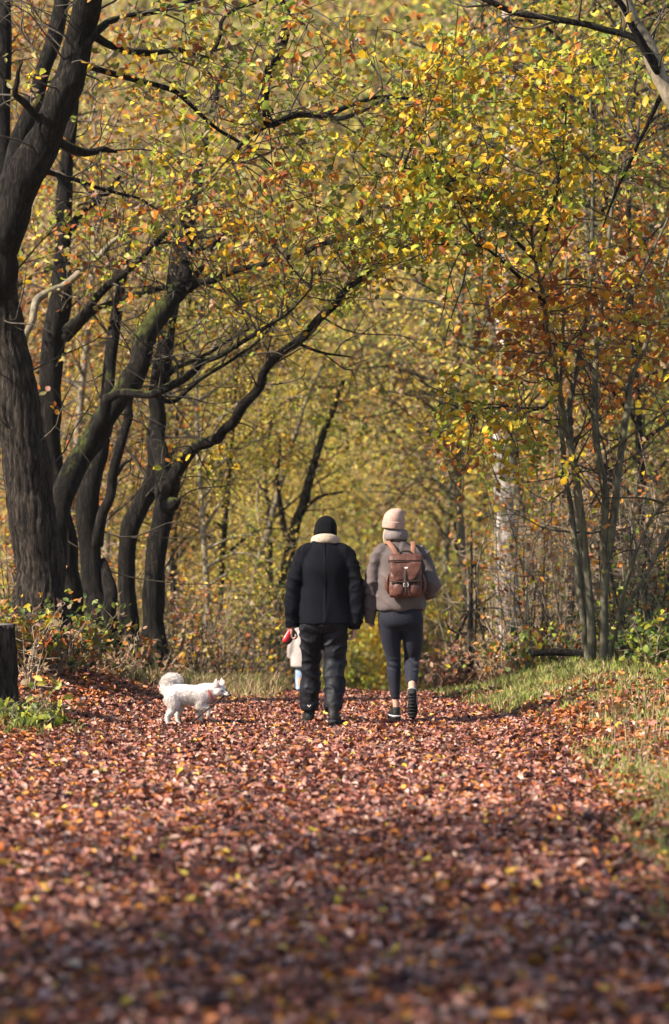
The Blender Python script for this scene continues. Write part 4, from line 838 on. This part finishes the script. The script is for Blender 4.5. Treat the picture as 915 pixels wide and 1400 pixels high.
def capped(parent, name, c, rings, mt, rot, n=40, rib=.0, ribs=30):
    mb = MB(); mb.rings(rings, n); V = mb.V[0]
    if rib:
        a = np.arctan2(V[:, 1], V[:, 0]); rr = 1 + rib * np.sin(a * ribs); V[:, 0] *= rr; V[:, 1] *= rr
    mb.V[0] = V @ np.array(Euler(rot).to_matrix()).T + np.array(c); return mb.build(name, mt, parent)
hat = capped(man, 'beanie', (.012, .085, 1.578), [(0, -.012, -.035, .086, .104), (0, -.012, .01, .092, .110), (0, -.014, .06, .088, .105), (0, -.018, .10, .066, .080), (0, -.02, .122, .036, .044), (0, -.02, .127, .006, .008)], M['black_knit'], (-.38, .10, 0), 60, .012, 30)
capped(man, 'beanie_cuff', (.012, .085, 1.578), [(0, -.012, -.050, .088, .106), (0, -.012, -.045, .094, .112), (0, -.012, .0, .097, .115), (0, -.012, .006, .092, .111)], M['black_knit'], (-.38, .10, 0), 60, .012, 30)
def fold_t(p):
    x, y, z = p
    return .010 * nz(x * 6, y * 6, z * 4, 4) + crease(x, y, z, (6, 6, 9, 5 if x < 0 else -5), 5, .018) 
b = MB()
b.rings([(.005, .0, .99, .165, .125), (.005, 0, .90, .180, .135), (.0, 0, .80, .190, .135), (-.005, 0, .755, .17, .11)], 30, 2.2)
limb_path(b, [(-.098, 0, .86), (-.102, .02, .76), (-.106, .08, .62), (-.108, .13, .50), (-.114, .145, .32), (-.120, .155, .18), (-.118, .16, .105)], [.098, .098, .088, .082, .078, .074, .066], 20)
limb_path(b, [(.092, 0, .86), (.092, .01, .76), (.090, .025, .62), (.089, .03, .50), (.086, -.05, .34), (.080, -.12, .20), (.076, -.15, .125)], [.102, .106, .100, .095, .088, .076, .062], 20)
fuse(b, 'trousers', M['trouser'], man, .009, 4, None, fold_t)
def boot(parent, name, heel, pitch, yaw, ms, mso, s=1.0, low=False, band=None):
    """shoe built round its heel; toe towards +Y, pitch lifts the heel"""
    R = np.array(Euler((pitch, 0, yaw)).to_matrix()); T = lambda V: (np.asarray(V) * s) @ R.T + np.array(heel)
    b = MB(); b.rings([(0, .03, .02, .036, .046), (0, .03, .06, .038, .048), (0, .035, .10, .041, .046), (0, .035, .10 if low else .15, .043, .048)], 20)
    q = MB(); q.tube([(0, -.012, .036), (0, .05, .046), (0, .12, .044), (0, .19, .036), (0, .235, .026)], [.028, .040, .043, .040, .022], 16, 20, True, 0, 0, (1.0, .9))
    b.add(q.V[0], [tuple(q.L[sum(q.S[:i]):sum(q.S[:i + 1])]) for i in range(len(q.S))])
    b.V = [T(v) for v in b.V]; up = fuse(b, name, ms, parent, .006, 3, .5)
    k = MB(); prof = [(-.032, .018), (-.02, .034), (.03, .037), (.08, .034), (.14, .043), (.19, .042), (.23, .030), (.248, .012)]
    out = [(w, y) for y, w in prof] + [(-w, y) for y, w in prof[::-1]]; m = len(out)
    V = [(x, y, -.004 + .012 * max(0, (y - .17) / .08)) for x, y in out] + [(x * 1.02, y, .022 + .012 * max(0, (y - .17) / .08)) for x, y in out]
    k.add(T(V), [tuple(range(m))[::-1], tuple(range(m, 2 * m))] + [(i, (i + 1) % m, m + (i + 1) % m, m + i) for i in range(m)])
    k.build('sole', mso, up, False)
    if band is not None:
        w = MB(); V = [(x * 1.05, y - (.001 if y < 0 else 0), .020 + .012 * max(0, (y - .17) / .08)) for x, y in out] + [(x * 1.06, y, .030 + .012 * max(0, (y - .17) / .08)) for x, y in out]
        w.add(T(V), [(i, (i + 1) % m, m + (i + 1) % m, m + i) for i in range(m)] + [tuple(range(m))[::-1], tuple(range(m, 2 * m))]); w.build('midsole', band, up, False)
    if low:   # heel counter and tread bars
        w = MB()
        for y in np.linspace(0, .21, 8):
            ww = np.interp(y, [p[0] for p in prof], [p[1] for p in prof]) * .85; w.add(T([(-ww, y, -.009), (ww, y, -.009), (ww, y + .012, -.009), (-ww, y + .012, -.009), (-ww, y, -.003), (ww, y, -.003), (ww, y + .012, -.003), (-ww, y + .012, -.003)]), [(3, 2, 1, 0), (0, 1, 5, 4), (1, 2, 6, 5), (2, 3, 7, 6), (3, 0, 4, 7)])
        w.build('tread', mso, up, False)
    return up
boot(man, 'boot', (-.117, .135, -.005), 0, .10, M['boot'], M['sole'], 1.12)
boot(man, 'boot', (.075, -.222, .02), -.10, -.12, M['boot'], M['sole'], 1.12)
b = MB(); w0 = np.array((-.122, .080, .135))
for q in ((-.018, .016), (.018, .016)):
    b.tube([w0 + (q[0] * .7, -.004, q[1]), w0 + (0, -.006, -.004)], [.0035, .0035], 5, 3)
b.build('hem_mark', M['white'], man)

# leash handle in the man's left hand
lp = P(394, 869, 24) + (0, .03, 0); lh = empty('dog_leash', lp, 0); tag(lh, 'red and black plastic dog leash handle held in the man\'s left hand', 'leash'); lh.rotation_euler = (0, .52, .35)
b = MB(); b.tube([(0, 0, -.066), (0, 0, -.058), (0, 0, -.03), (0, 0, .02), (0, 0, .055), (0, 0, .064)], [.012, .025, .030, .026, .021, .010], 18, 26, True, 0, 0, (.95, .72)); b.build('casing', M['red'], lh)
b = MB(); b.tube([(.020, .0, .058), (.034, 0, .03), (.036, 0, -.02), (.026, 0, -.055), (.008, 0, -.066)], [.010, .014, .017, .016, .009], 12, 22); b.build('grip', M['black_plastic'], lh)
b = MB(); b.tube([(0, .0, -.064), (0.0, 0, -.075)], [.007, .005], 8, 3); b.build('nozzle', M['black_plastic'], lh)

# ---- the woman: taupe jacket, leggings, right heel lifted
wx, wy = float(P(547, 0, 24)[0]), 24.0
wom = empty('person', (wx, wy, float(P(547, 983, 24)[2]))); tag(wom, 'person in a taupe jacket, pale pink beanie and dark leggings with a brown backpack', 'person')
b = MB()
limb_path(b, [(0, 0, .86), (0, 0, 1.0), (0, .01, 1.14), (0, .01, 1.32), (0, .01, 1.40)], [.125, .11, .12, .125, .08], 16, (1.25, .8))
limb_path(b, [(-.01, .01, 1.38), (-.03, .02, 1.48), (-.042, .025, 1.56)], [.054, .048, .048])
head(b, (-.048, .03, 1.622), .97, -.05, .30)
limb_path(b, [(-.06, 0, .92), (-.085, 0, .85), (-.078, .01, .72), (-.064, .02, .60), (-.050, .025, .46), (-.048, .015, .35), (-.038, .0, .20), (-.030, -.005, .10), (-.028, .0, .06)], [.07, .075, .066, .054, .043, .041, .031, .028, .030])
limb_path(b, [(.06, 0, .92), (.088, 0, .85), (.098, .01, .72), (.107, .03, .60), (.097, .05, .475), (.094, -.07, .39), (.093, -.20, .32), (.092, -.30, .255), (.094, -.33, .22)], [.07, .075, .066, .056, .043, .042, .033, .029, .031])
limb_path(b, [(-.09, .01, 1.36), (-.165, .0, 1.36), (-.215, -.01, 1.20), (-.238, 0, 1.08), (-.247, .02, .93), (-.248, .03, .83)], [.055, .052, .045, .038, .033, .026])
limb_path(b, [(.09, .01, 1.36), (.17, .0, 1.36), (.235, -.02, 1.20), (.272, -.03, 1.09), (.245, .07, 1.04), (.205, .16, 1.02)], [.055, .052, .045, .038, .033, .026])
hand(b, (-.248, .032, .845), (-.02, .12, -1), (.1, 1, .1), (1, -.1, 0), 1.1, .86)
hand(b, (.205, .16, 1.02), (-.6, .8, -.15), (.1, .3, 1), (-.8, -.6, 0), .5, .88)
fuse(b, 'body', M['skin'], wom, .0065, 3, .35)
def fold_w(p):
    x, y, z = p
    f = .009 * nz(x * 6, y * 6, z * 3.5, 11) + .006 * nz(x * 10 + z * 3, y * 10, z * 8, 12)
    if abs(x) > .175: f += crease(x, y, z, (7, 7, 9, 7 if x < 0 else -7), 13, .017)
    else: f += crease(x, y, z, (5, 4, 4, 4 if x < 0 else -4), 15, .012)
    if abs(x) < .2 and z < 1.0: f += .009 * math.sin(x * 40 + z * 22 + 3 * nz(x * 3, y * 3, z * 4, 14)) * (1.0 - z) * 6
    return f
b = MB()
b.rings([(-.002, 0, .895, .192, .140), (-.001, 0, .915, .205, .150), (.0, 0, .97, .204, .150), (.0, 0, 1.08, .190, .140), (.0, 0, 1.22, .188, .136), (0, .0, 1.32, .190, .125), (0, .006, 1.385, .165, .105), (-.01, .012, 1.425, .120, .090), (-.02, .016, 1.46, .088, .082)], 36, 2.25)
limb_path(b, [(-.09, .005, 1.38), (-.165, .0, 1.355), (-.208, -.01, 1.22), (-.238, .0, 1.07), (-.246, .018, .93), (-.249, .034, .79)], [.066, .075, .068, .064, .056, .038], 18)
limb_path(b, [(.09, .005, 1.38), (.168, .0, 1.355), (.228, -.015, 1.22), (.265, -.03, 1.10), (.250, .04, 1.055), (.214, .14, 1.02)], [.066, .075, .070, .070, .062, .046], 18)
fuse(b, 'jacket', M['taupe'], wom, .009, 4, None, fold_w)
b = MB(); b.tube([(-.034 + .081 * math.sin(a), .018 - .080 * math.cos(a), 1.510 + .010 * math.cos(a)) for a in np.linspace(-2.7, 2.7, 26)], np.full(26, .040), 12, 52, True, 0, .03, (.55, 1.15)); b.build('fleece_collar', M['fleece'], wom)
b = MB()
for k in range(14):
    x0 = -.078 - .010 * random.random() - .012 * (k % 3); y0 = -.01 + .008 * k
    b.tube([(x0 + .02, y0, 1.60), (x0 - .012, y0 - .01, 1.55), (x0 - .022, y0 - .008, 1.49), (x0 - .012, y0 - .014, 1.43 - .02 * random.random())], [.010, .013, .011, .004], 7, 14)
b.build('hair', M['blond'], wom)
capped(wom, 'beanie', (-.050, .028, 1.625), [(0, -.01, -.02, .087, .105), (0, -.01, .025, .089, .106), (.002, -.012, .058, .081, .095), (.012, -.016, .090, .064, .074), (.020, -.020, .108, .038, .044), (.022, -.020, .114, .006, .008)], M['pink_knit'], (.03, .10, 0), 64, .010, 32)
capped(wom, 'beanie_cuff', (-.050, .028, 1.625), [(0, -.01, -.055, .088, .106), (0, -.01, -.05, .093, .111), (0, -.01, -.005, .095, .113), (0, -.01, .004, .090, .107)], M['pink_knit'], (.03, .10, 0), 64, .012, 32)
def fold_l(p):
    x, y, z = p
    return .003 * nz(x * 8, y * 8, z * 6, 21) + (.0035 * math.sin(z * 120 + 30 * x) if .40 < z < .50 or z < .17 else 0)
b = MB()
b.rings([(.0, 0, 1.0, .150, .110), (.0, 0, .92, .172, .128), (.005, -.005, .84, .186, .138), (.008, -.005, .78, .182, .132), (.012, 0, .735, .160, .10)], 30, 2.15)
limb_path(b, [(-.088, -.005, .82), (-.080, .005, .72), (-.068, .02, .60), (-.052, .026, .475), (-.050, .01, .36), (-.041, .0, .24), (-.034, -.003, .165)], [.094, .090, .077, .060, .056, .045, .037], 20)
limb_path(b, [(.094, -.005, .82), (.101, .01, .72), (.107, .03, .60), (.098, .055, .485), (.094, -.04, .405), (.093, -.15, .345), (.092, -.23, .300)], [.094, .090, .079, .063, .062, .052, .040], 20)
fuse(b, 'leggings', M['legging'], wom, .008, 4, None, fold_l)
boot(wom, 'shoe', (-.030, -.035, .004), 0, .16, M['boot'], M['sole'], .96, True, M['white'])
boot(wom, 'shoe', (.088, -.372, .238), -1.16, -.10, M['boot'], M['sole'], .98, True, M['white'])

# backpack on her back
bp = empty('backpack', (wx + .042, wy - .150, wom.location.z + 1.185)); tag(bp, 'small brown backpack with tan straps worn by the person in leggings', 'backpack')
b = MB(); b.rings([(0, -.040, -.178, .118, .050), (0, -.045, -.165, .132, .062), (0, -.045, -.10, .138, .066), (0, -.040, .0, .134, .060), (0, -.035, .09, .130, .052), (0, -.03, .135, .128, .046)], 36, 3.2)
fuse(b, 'bag_body', M['leather'], bp, .008, 2, None, lambda p: .007 * nz(p[0] * 9, p[1] * 9, p[2] * 9, 31) + .004 * nz(p[0] * 22, p[1] * 22, p[2] * 22, 32))
b = MB(); b.rings([(0, -.045, .118, .143, .064), (0, -.046, .130, .145, .066), (0, -.040, .160, .138, .052), (0, -.035, .176, .128, .036)], 36, 3.4); b.build('roll_top', M['leather'], bp)
b = MB(); b.rings([(0, -.045, .106, .144, .066), (0, -.045, .117, .146, .068)], 36, 3.4); b.build('top_seam_shadow', M['leather_dark'], bp)  # dark band paints in the shadow line below the roll top's edge
b = MB(); b.rings([(-.02, -.105, -.055, .055, .010), (-.01, -.110, -.03, .082, .012), (0, -.106, .04, .118, .012), (0, -.098, .108, .132, .012)], 30, 3); 
fuse(b, 'flap', M['leather'], bp, .006, 2, None, lambda p: .009 * nz(p[0] * 14, 3, p[2] * 12, 33))
for sx in (-1, 1):
    b = MB(); b.ball((sx * .060 + .006, -.095, -.112), (.056, .032, .062), 18, 12); fuse(b, 'front_pocket', M['leather'], bp, .007, 2, None, lambda p: .006 * nz(p[0] * 16, p[1] * 16, p[2] * 16, 34))
    b = MB(); b.tube([(sx * .132, -.035, -.15), (sx * .150, -.04, -.10), (sx * .148, -.04, -.03), (sx * .134, -.035, .01)], [.02, .034, .032, .018], 12, 16, True, 0, .05, (.55, 1)); b.build('side_pocket', M['leather'], bp)
b = MB(); b.tube([(-.135, -.105, -.045), (-.06, -.122, -.050), (.06, -.124, -.046), (.138, -.102, -.040)], np.full(4, .012), 8, 20, True, 0, 0, (1, .4)); b.build('compression_strap', M['leather_dark'], bp)
b = MB(); b.tube([(.0, -.112, .05), (-.004, -.126, -.03), (.002, -.134, -.10), (.002, -.125, -.15)], np.full(4, .012), 8, 18, True, 0, 0, (1, .35)); b.build('closing_strap', M['leather_dark'], bp)
b = MB(); b.tube([(-.016, -.130, -.06), (.016, -.130, -.06), (.016, -.132, -.088), (-.016, -.132, -.088), (-.016, -.130, -.06)], np.full(5, .0035), 6, 17); b.build('buckle', M['metal'], bp)
b = MB(); b.rings([(.002, -.113, .052, .026, .002), (.002, -.112, .070, .026, .002)], 20, 6); b.build('tag', M['white'], bp)
b = MB(); b.tube([(-.055, -.01, .165), (-.04, -.012, .192), (0, -.012, .200), (.04, -.012, .192), (.055, -.01, .165)], np.full(5, .009), 8, 22, True, 0, 0, (1, .6)); b.build('grab_handle', M['leather_dark'], bp)
for sx, top in ((-1, (-.150, .090, .300)), (1, (.065, .090, .310))):
    b = MB(); x0 = sx * .062
    b.tube([(x0, -.005, .150), (x0 * .6 + top[0] * .4, .012, .215), (x0 * .2 + top[0] * .8, .052, .262), (top[0], .115, .268), (top[0] * 1.02, .235, .20), (top[0] * 1.05, .285, .05)], np.array([.021, .021, .021, .022, .022, .02]), 10, 30, True, 0, 0, (1, .3)); b.build('shoulder_strap', M['tan_strap'], bp)

# ---- the child beyond the crest
cx, cy = float(P(419, 0, 33)[0]), 33.0
kid = empty('person', (cx, cy, float(g(cx, cy)) + .06)); tag(kid, 'small person in a cream coat and light blue jeans, mostly hidden behind the man', 'person')
b = MB()
limb_path(b, [(0, 0, .50), (0, 0, .62), (0, 0, .80), (0, 0, .86)], [.09, .09, .095, .06], 14, (1.2, .8)); limb_path(b, [(0, 0, .84), (0, .01, .93)], [.042, .04]); head(b, (0, .01, .99), .86)
for sx in (-1, 1):
    limb_path(b, [(sx * .05, 0, .54), (sx * .065, .02 * sx, .40), (sx * .068, .05 * sx, .27), (sx * .068, .06 * sx, .06)], [.055, .052, .04, .028]); limb_path(b, [(sx * .068, .06 * sx - .02, .035), (sx * .07, .06 * sx + .10, .025)], [.028, .022])
    limb_path(b, [(sx * .07, 0, .83), (sx * .13, 0, .81), (sx * .165, 0, .66), (sx * .175, .03, .52)], [.04, .04, .034, .024]); hand(b, (sx * .175, .03, .53), (0, .1, -1), (-sx * .1, 1, 0), (-sx, 0, 0), .5, .62)
fuse(b, 'body', M['skin'], kid, .0065, 3, .35)
b = MB(); b.rings([(0, 0, .43, .178, .14), (0, 0, .455, .182, .145), (0, 0, .58, .160, .125), (0, 0, .74, .140, .11), (0, 0, .82, .125, .09), (0, .005, .88, .06, .058)], 28, 2.2)
for sx in (-1, 1): limb_path(b, [(sx * .06, 0, .83), (sx * .125, 0, .81), (sx * .165, 0, .66), (sx * .178, .03, .53)], [.05, .056, .05, .042], 14)
fuse(b, 'coat', M['cream'], kid, .012, 4, None, lambda p: .008 * nz(p[0] * 8, p[1] * 8, p[2] * 5, 41))
b = MB(); b.rings([(0, 0, .56, .10, .085), (0, 0, .48, .125, .095), (0, 0, .42, .11, .08)], 22)
for sx in (-1, 1): limb_path(b, [(sx * .062, 0, .47), (sx * .068, .03 * sx, .30), (sx * .07, .06 * sx, .07)], [.066, .056, .046], 14)
fuse(b, 'jeans', M['denim'], kid, .011, 4, None, lambda p: .006 * nz(p[0] * 9, p[1] * 9, p[2] * 9, 42))
capped(kid, 'hair', (0, .0, .995), [(0, -.012, -.05, .074, .082), (0, -.014, .0, .078, .090), (0, -.014, .05, .070, .082), (0, -.014, .088, .038, .046), (0, -.014, .100, .006, .008)], M['blond'], (-.15, 0, 0), 40, .01, 20)
for sx in (-1, 1): boot(kid, 'shoe', (sx * .07, .06 * sx - .03, .0), 0, 0, M['boot'], M['sole'], .62, True)

# ---- the dog
dx, dy = float(P(266, 0, 24)[0]), 24.0
dog = empty('dog', (dx, dy, float(P(266, 994, 24)[2]) + .004)); tag(dog, 'fluffy white spitz dog with curled tail carrying a dark stick on the leafy path', 'dog')
b = MB()
limb_path(b, [(-.235, 0, .255), (-.19, 0, .268), (-.10, 0, .268), (-.02, 0, .262), (.06, 0, .252), (.115, 0, .255)], [.070, .098, .097, .095, .100, .070], 20, (1, .84), 30)
limb_path(b, [(.06, 0, .262), (.115, -.005, .280), (.16, -.012, .294), (.19, -.018, .297)], [.090, .080, .065, .052], 18, None, 18)
hc = np.array((.203, -.022, .302)); hd = np.array((.80, -.42, -.30)); hd /= np.linalg.norm(hd)
b.ball(hc, (.054, .052, .050), 18, 12)
for k in (-1, 1): b.ball(hc + (.006 + .016 * k, -.004 + .036 * k, -.014), (.034, .030, .032), 12, 8)
limb_path(b, [hc + hd * .02 - (0, 0, .008), hc + hd * .055 - (0, 0, .010), hc + hd * .085 - (0, 0, .010), hc + hd * .096 - (0, 0, .010)], [.034, .025, .019, .012], 14)
limb_path(b, [hc + hd * .03 - (0, 0, .022), hc + hd * .06 - (0, 0, .027), hc + hd * .082 - (0, 0, .027)], [.02, .015, .010], 10)
for k in (-1, 1):
    e0 = hc + np.array((.0 + .018 * k, .040 * k, .030)); limb_path(b, [e0, e0 + (.000 + .004 * k, .008 * k, .038), e0 + (.003, .012 * k, .074)], [.028, .020, .004], 10, (1, .55))
limb_path(b, [(-.215, .0, .29), (-.232, .01, .335), (-.215, .015, .375), (-.175, .02, .392), (-.135, .025, .378), (-.118, .03, .352)], [.052, .052, .048, .043, .034, .012], 16, None, 30)
# hind legs: thigh, knee at the belly, hock behind, shank, paw
limb_path(b, [(-.185, -.045, .25), (-.165, -.062, .19), (-.170, -.062, .15), (-.215, -.060, .095), (-.217, -.060, .045), (-.205, -.062, .018), (-.190, -.062, .014)], [.072, .056, .038, .022, .018, .020, .015], 14)
limb_path(b, [(-.170, .045, .25), (-.130, .058, .19), (-.120, .058, .15), (-.142, .056, .095), (-.140, .056, .045), (-.125, .056, .018), (-.110, .056, .014)], [.068, .052, .036, .021, .017, .019, .014], 14)
# front legs: one standing, one lifted and folded at the wrist
limb_path(b, [(.055, .045, .22), (.045, .050, .16), (.048, .050, .10), (.050, .050, .05), (.054, .050, .018), (.066, .050, .013)], [.048, .031, .022, .018, .019, .014], 14)
limb_path(b, [(.060, -.050, .23), (.050, -.056, .175), (.085, -.060, .165), (.118, -.060, .150), (.115, -.060, .115), (.120, -.060, .088)], [.052, .036, .028, .023, .020, .015], 14)
body = fuse(b, 'body', M['dog'], dog, .007, 4, None, lambda p: .0018 * nz(p[0] * 18, p[1] * 18, p[2] * 18, 51) + .001 * nz(p[0] * 50, p[1] * 50, p[2] * 50, 52))
me = body.data; np_ = len(me.polygons); ctr = np.empty(np_ * 3); me.polygons.foreach_get('center', ctr); ctr = ctr.reshape(-1, 3); nrm = np.empty(np_ * 3); me.polygons.foreach_get('normal', nrm); nrm = nrm.reshape(-1, 3); ar = np.empty(np_); me.polygons.foreach_get('area', ar)
idx = rng.choice(np_, 34000, p=ar / ar.sum()); c = ctr[idx] + rng.normal(0, .003, (34000, 3)); nn = nrm[idx]
face_ = np.linalg.norm(c - (hc + hd * .055), axis=1) < .085; leg_ = (c[:, 2] < .15) | ((c[:, 2] > hc[2] + .042) & (c[:, 0] > .15)); tail_ = (c[:, 2] > .33) & (c[:, 0] < -.10)
ln = np.where(face_, .004, np.where(leg_, .006, np.where(tail_, .026, .015))) * rng.uniform(.6, 1.3, 34000)
flow = np.stack([-.8 + 0 * ln, 0 * ln, -.55 + 0 * ln], -1); tt_ = np.stack([c[:, 2] - .345, 0 * ln, -(c[:, 0] + .17)], -1); tt_ /= np.linalg.norm(tt_, axis=1)[:, None] + 1e-6; flow[tail_] = tt_[tail_]
dv = nn * .26 + flow * .8 + rng.normal(0, .10, nn.shape); dv /= np.linalg.norm(dv, axis=1)[:, None]; sv = np.cross(dv, rng.normal(size=dv.shape)); sv /= np.linalg.norm(sv, axis=1)[:, None]; wv = sv * .0011
V = np.stack([c - nn * .002 - wv, c - nn * .002 + wv, c + dv * ln[:, None]], 1).reshape(-1, 3)
fo = link('fur', mesh_np('fur', V, np.arange(102000), np.full(34000, 3)), body, M['fur']); tag(fo, kind='stuff')
hr = np.cross(hd, (0, 0, 1)); hr /= np.linalg.norm(hr); hu = np.cross(hr, hd)
for k in (-1, 1):
    q = MB(); q.ball(hc + hd * .050 + hr * .028 * k + hu * .012, (.0085,) * 3, 10, 8); q.build('eye', M['dog_black'], dog)
q = MB(); q.ball(hc + hd * .106 - (0, 0, .005), (.014, .015, .012), 12, 8); q.build('nose', M['dog_black'], dog)
q = MB(); q.tube([hc + hd * .100 + hr * .010 - (0, 0, .022), hc + hd * .075 + hr * .017 - (0, 0, .022), hc + hd * .05 + hr * .020 - (0, 0, .020)], [.005, .007, .004], 6, 8); q.build('lip', M['dog_black'], dog)
for k in (-1, 1):
    e0 = hc + np.array((.0 + .018 * k, .040 * k, .034)) + hd * .013; q = MB(); q.tube([e0, e0 + (.007 + .003 * k, .006 * k, .030), e0 + (.010, .010 * k, .052)], [.015, .011, .003], 8, 8, True, 0, 0, (1, .4)); q.build('ear_lining', M['pink'], dog)
q = MB(); ax = np.array((.75, -.1, .35)); ax /= np.linalg.norm(ax); u = np.cross(ax, (0, 1, 0)); u /= np.linalg.norm(u); w = np.cross(ax, u)
q.tube([np.array((.142, -.008, .272)) + .079 * (math.cos(a) * u + math.sin(a) * w) for a in np.linspace(0, 6.283, 28)], np.full(28, .0075), 8, 56, True, 0, 0, (1, .6)); q.build('collar', M['collar'], dog)
# stick from its mouth to the leaves
mo = np.array(dog.location) + hc + hd * .066 - (0, 0, .018); s0 = P(261, 995, 23.86); s0[2] = float(g(s0[0], s0[1])) + .05
stk = empty('stick', tuple(mo)); tag(stk, 'thin dark stick held in the white dog\'s mouth, its far end in the leaves', 'stick')
dl = np.array(s0) - mo; e1 = mo - dl * .10
b = MB(); b.tube([tuple(e1 - mo), (0, 0, 0), tuple(dl * .35 + (.004, 0, .006)), tuple(dl * .7 + (-.004, 0, -.004)), tuple(dl)], [.006, .0075, .0075, .0065, .005], 10, 28, True, .06, .08); b.build('shaft', M['leather_dark'], stk)
b = MB(); b.tube([tuple(dl * .42), tuple(dl * .46 + (.0, -.02, .035))], [.004, .002], 6, 4); b.build('side_twig', M['twig'], stk)


# ------------------------------------------------------------------ thin autumn haze
HAZE = .0002
b = MB(); V = [(x, y, z) for z in (-8, 75) for x, y in ((-310, -70), (310, -70), (310, 490), (-310, 490))]
b.add(V, [(3, 2, 1, 0), (4, 5, 6, 7), (0, 1, 5, 4), (1, 2, 6, 5), (2, 3, 7, 6), (3, 0, 4, 7)])
def hz_(N, K, out):
    v = N('ShaderNodeVolumePrincipled'); v.inputs['Color'].default_value = (.95, .94, .90, 1); v.inputs['Density'].default_value = HAZE; v.inputs['Anisotropy'].default_value = .1
    K(v.outputs[0], out.inputs['Volume'])
haze = b.build('haze', mat('haze', hz_), None, False); tag(haze, kind='stuff')
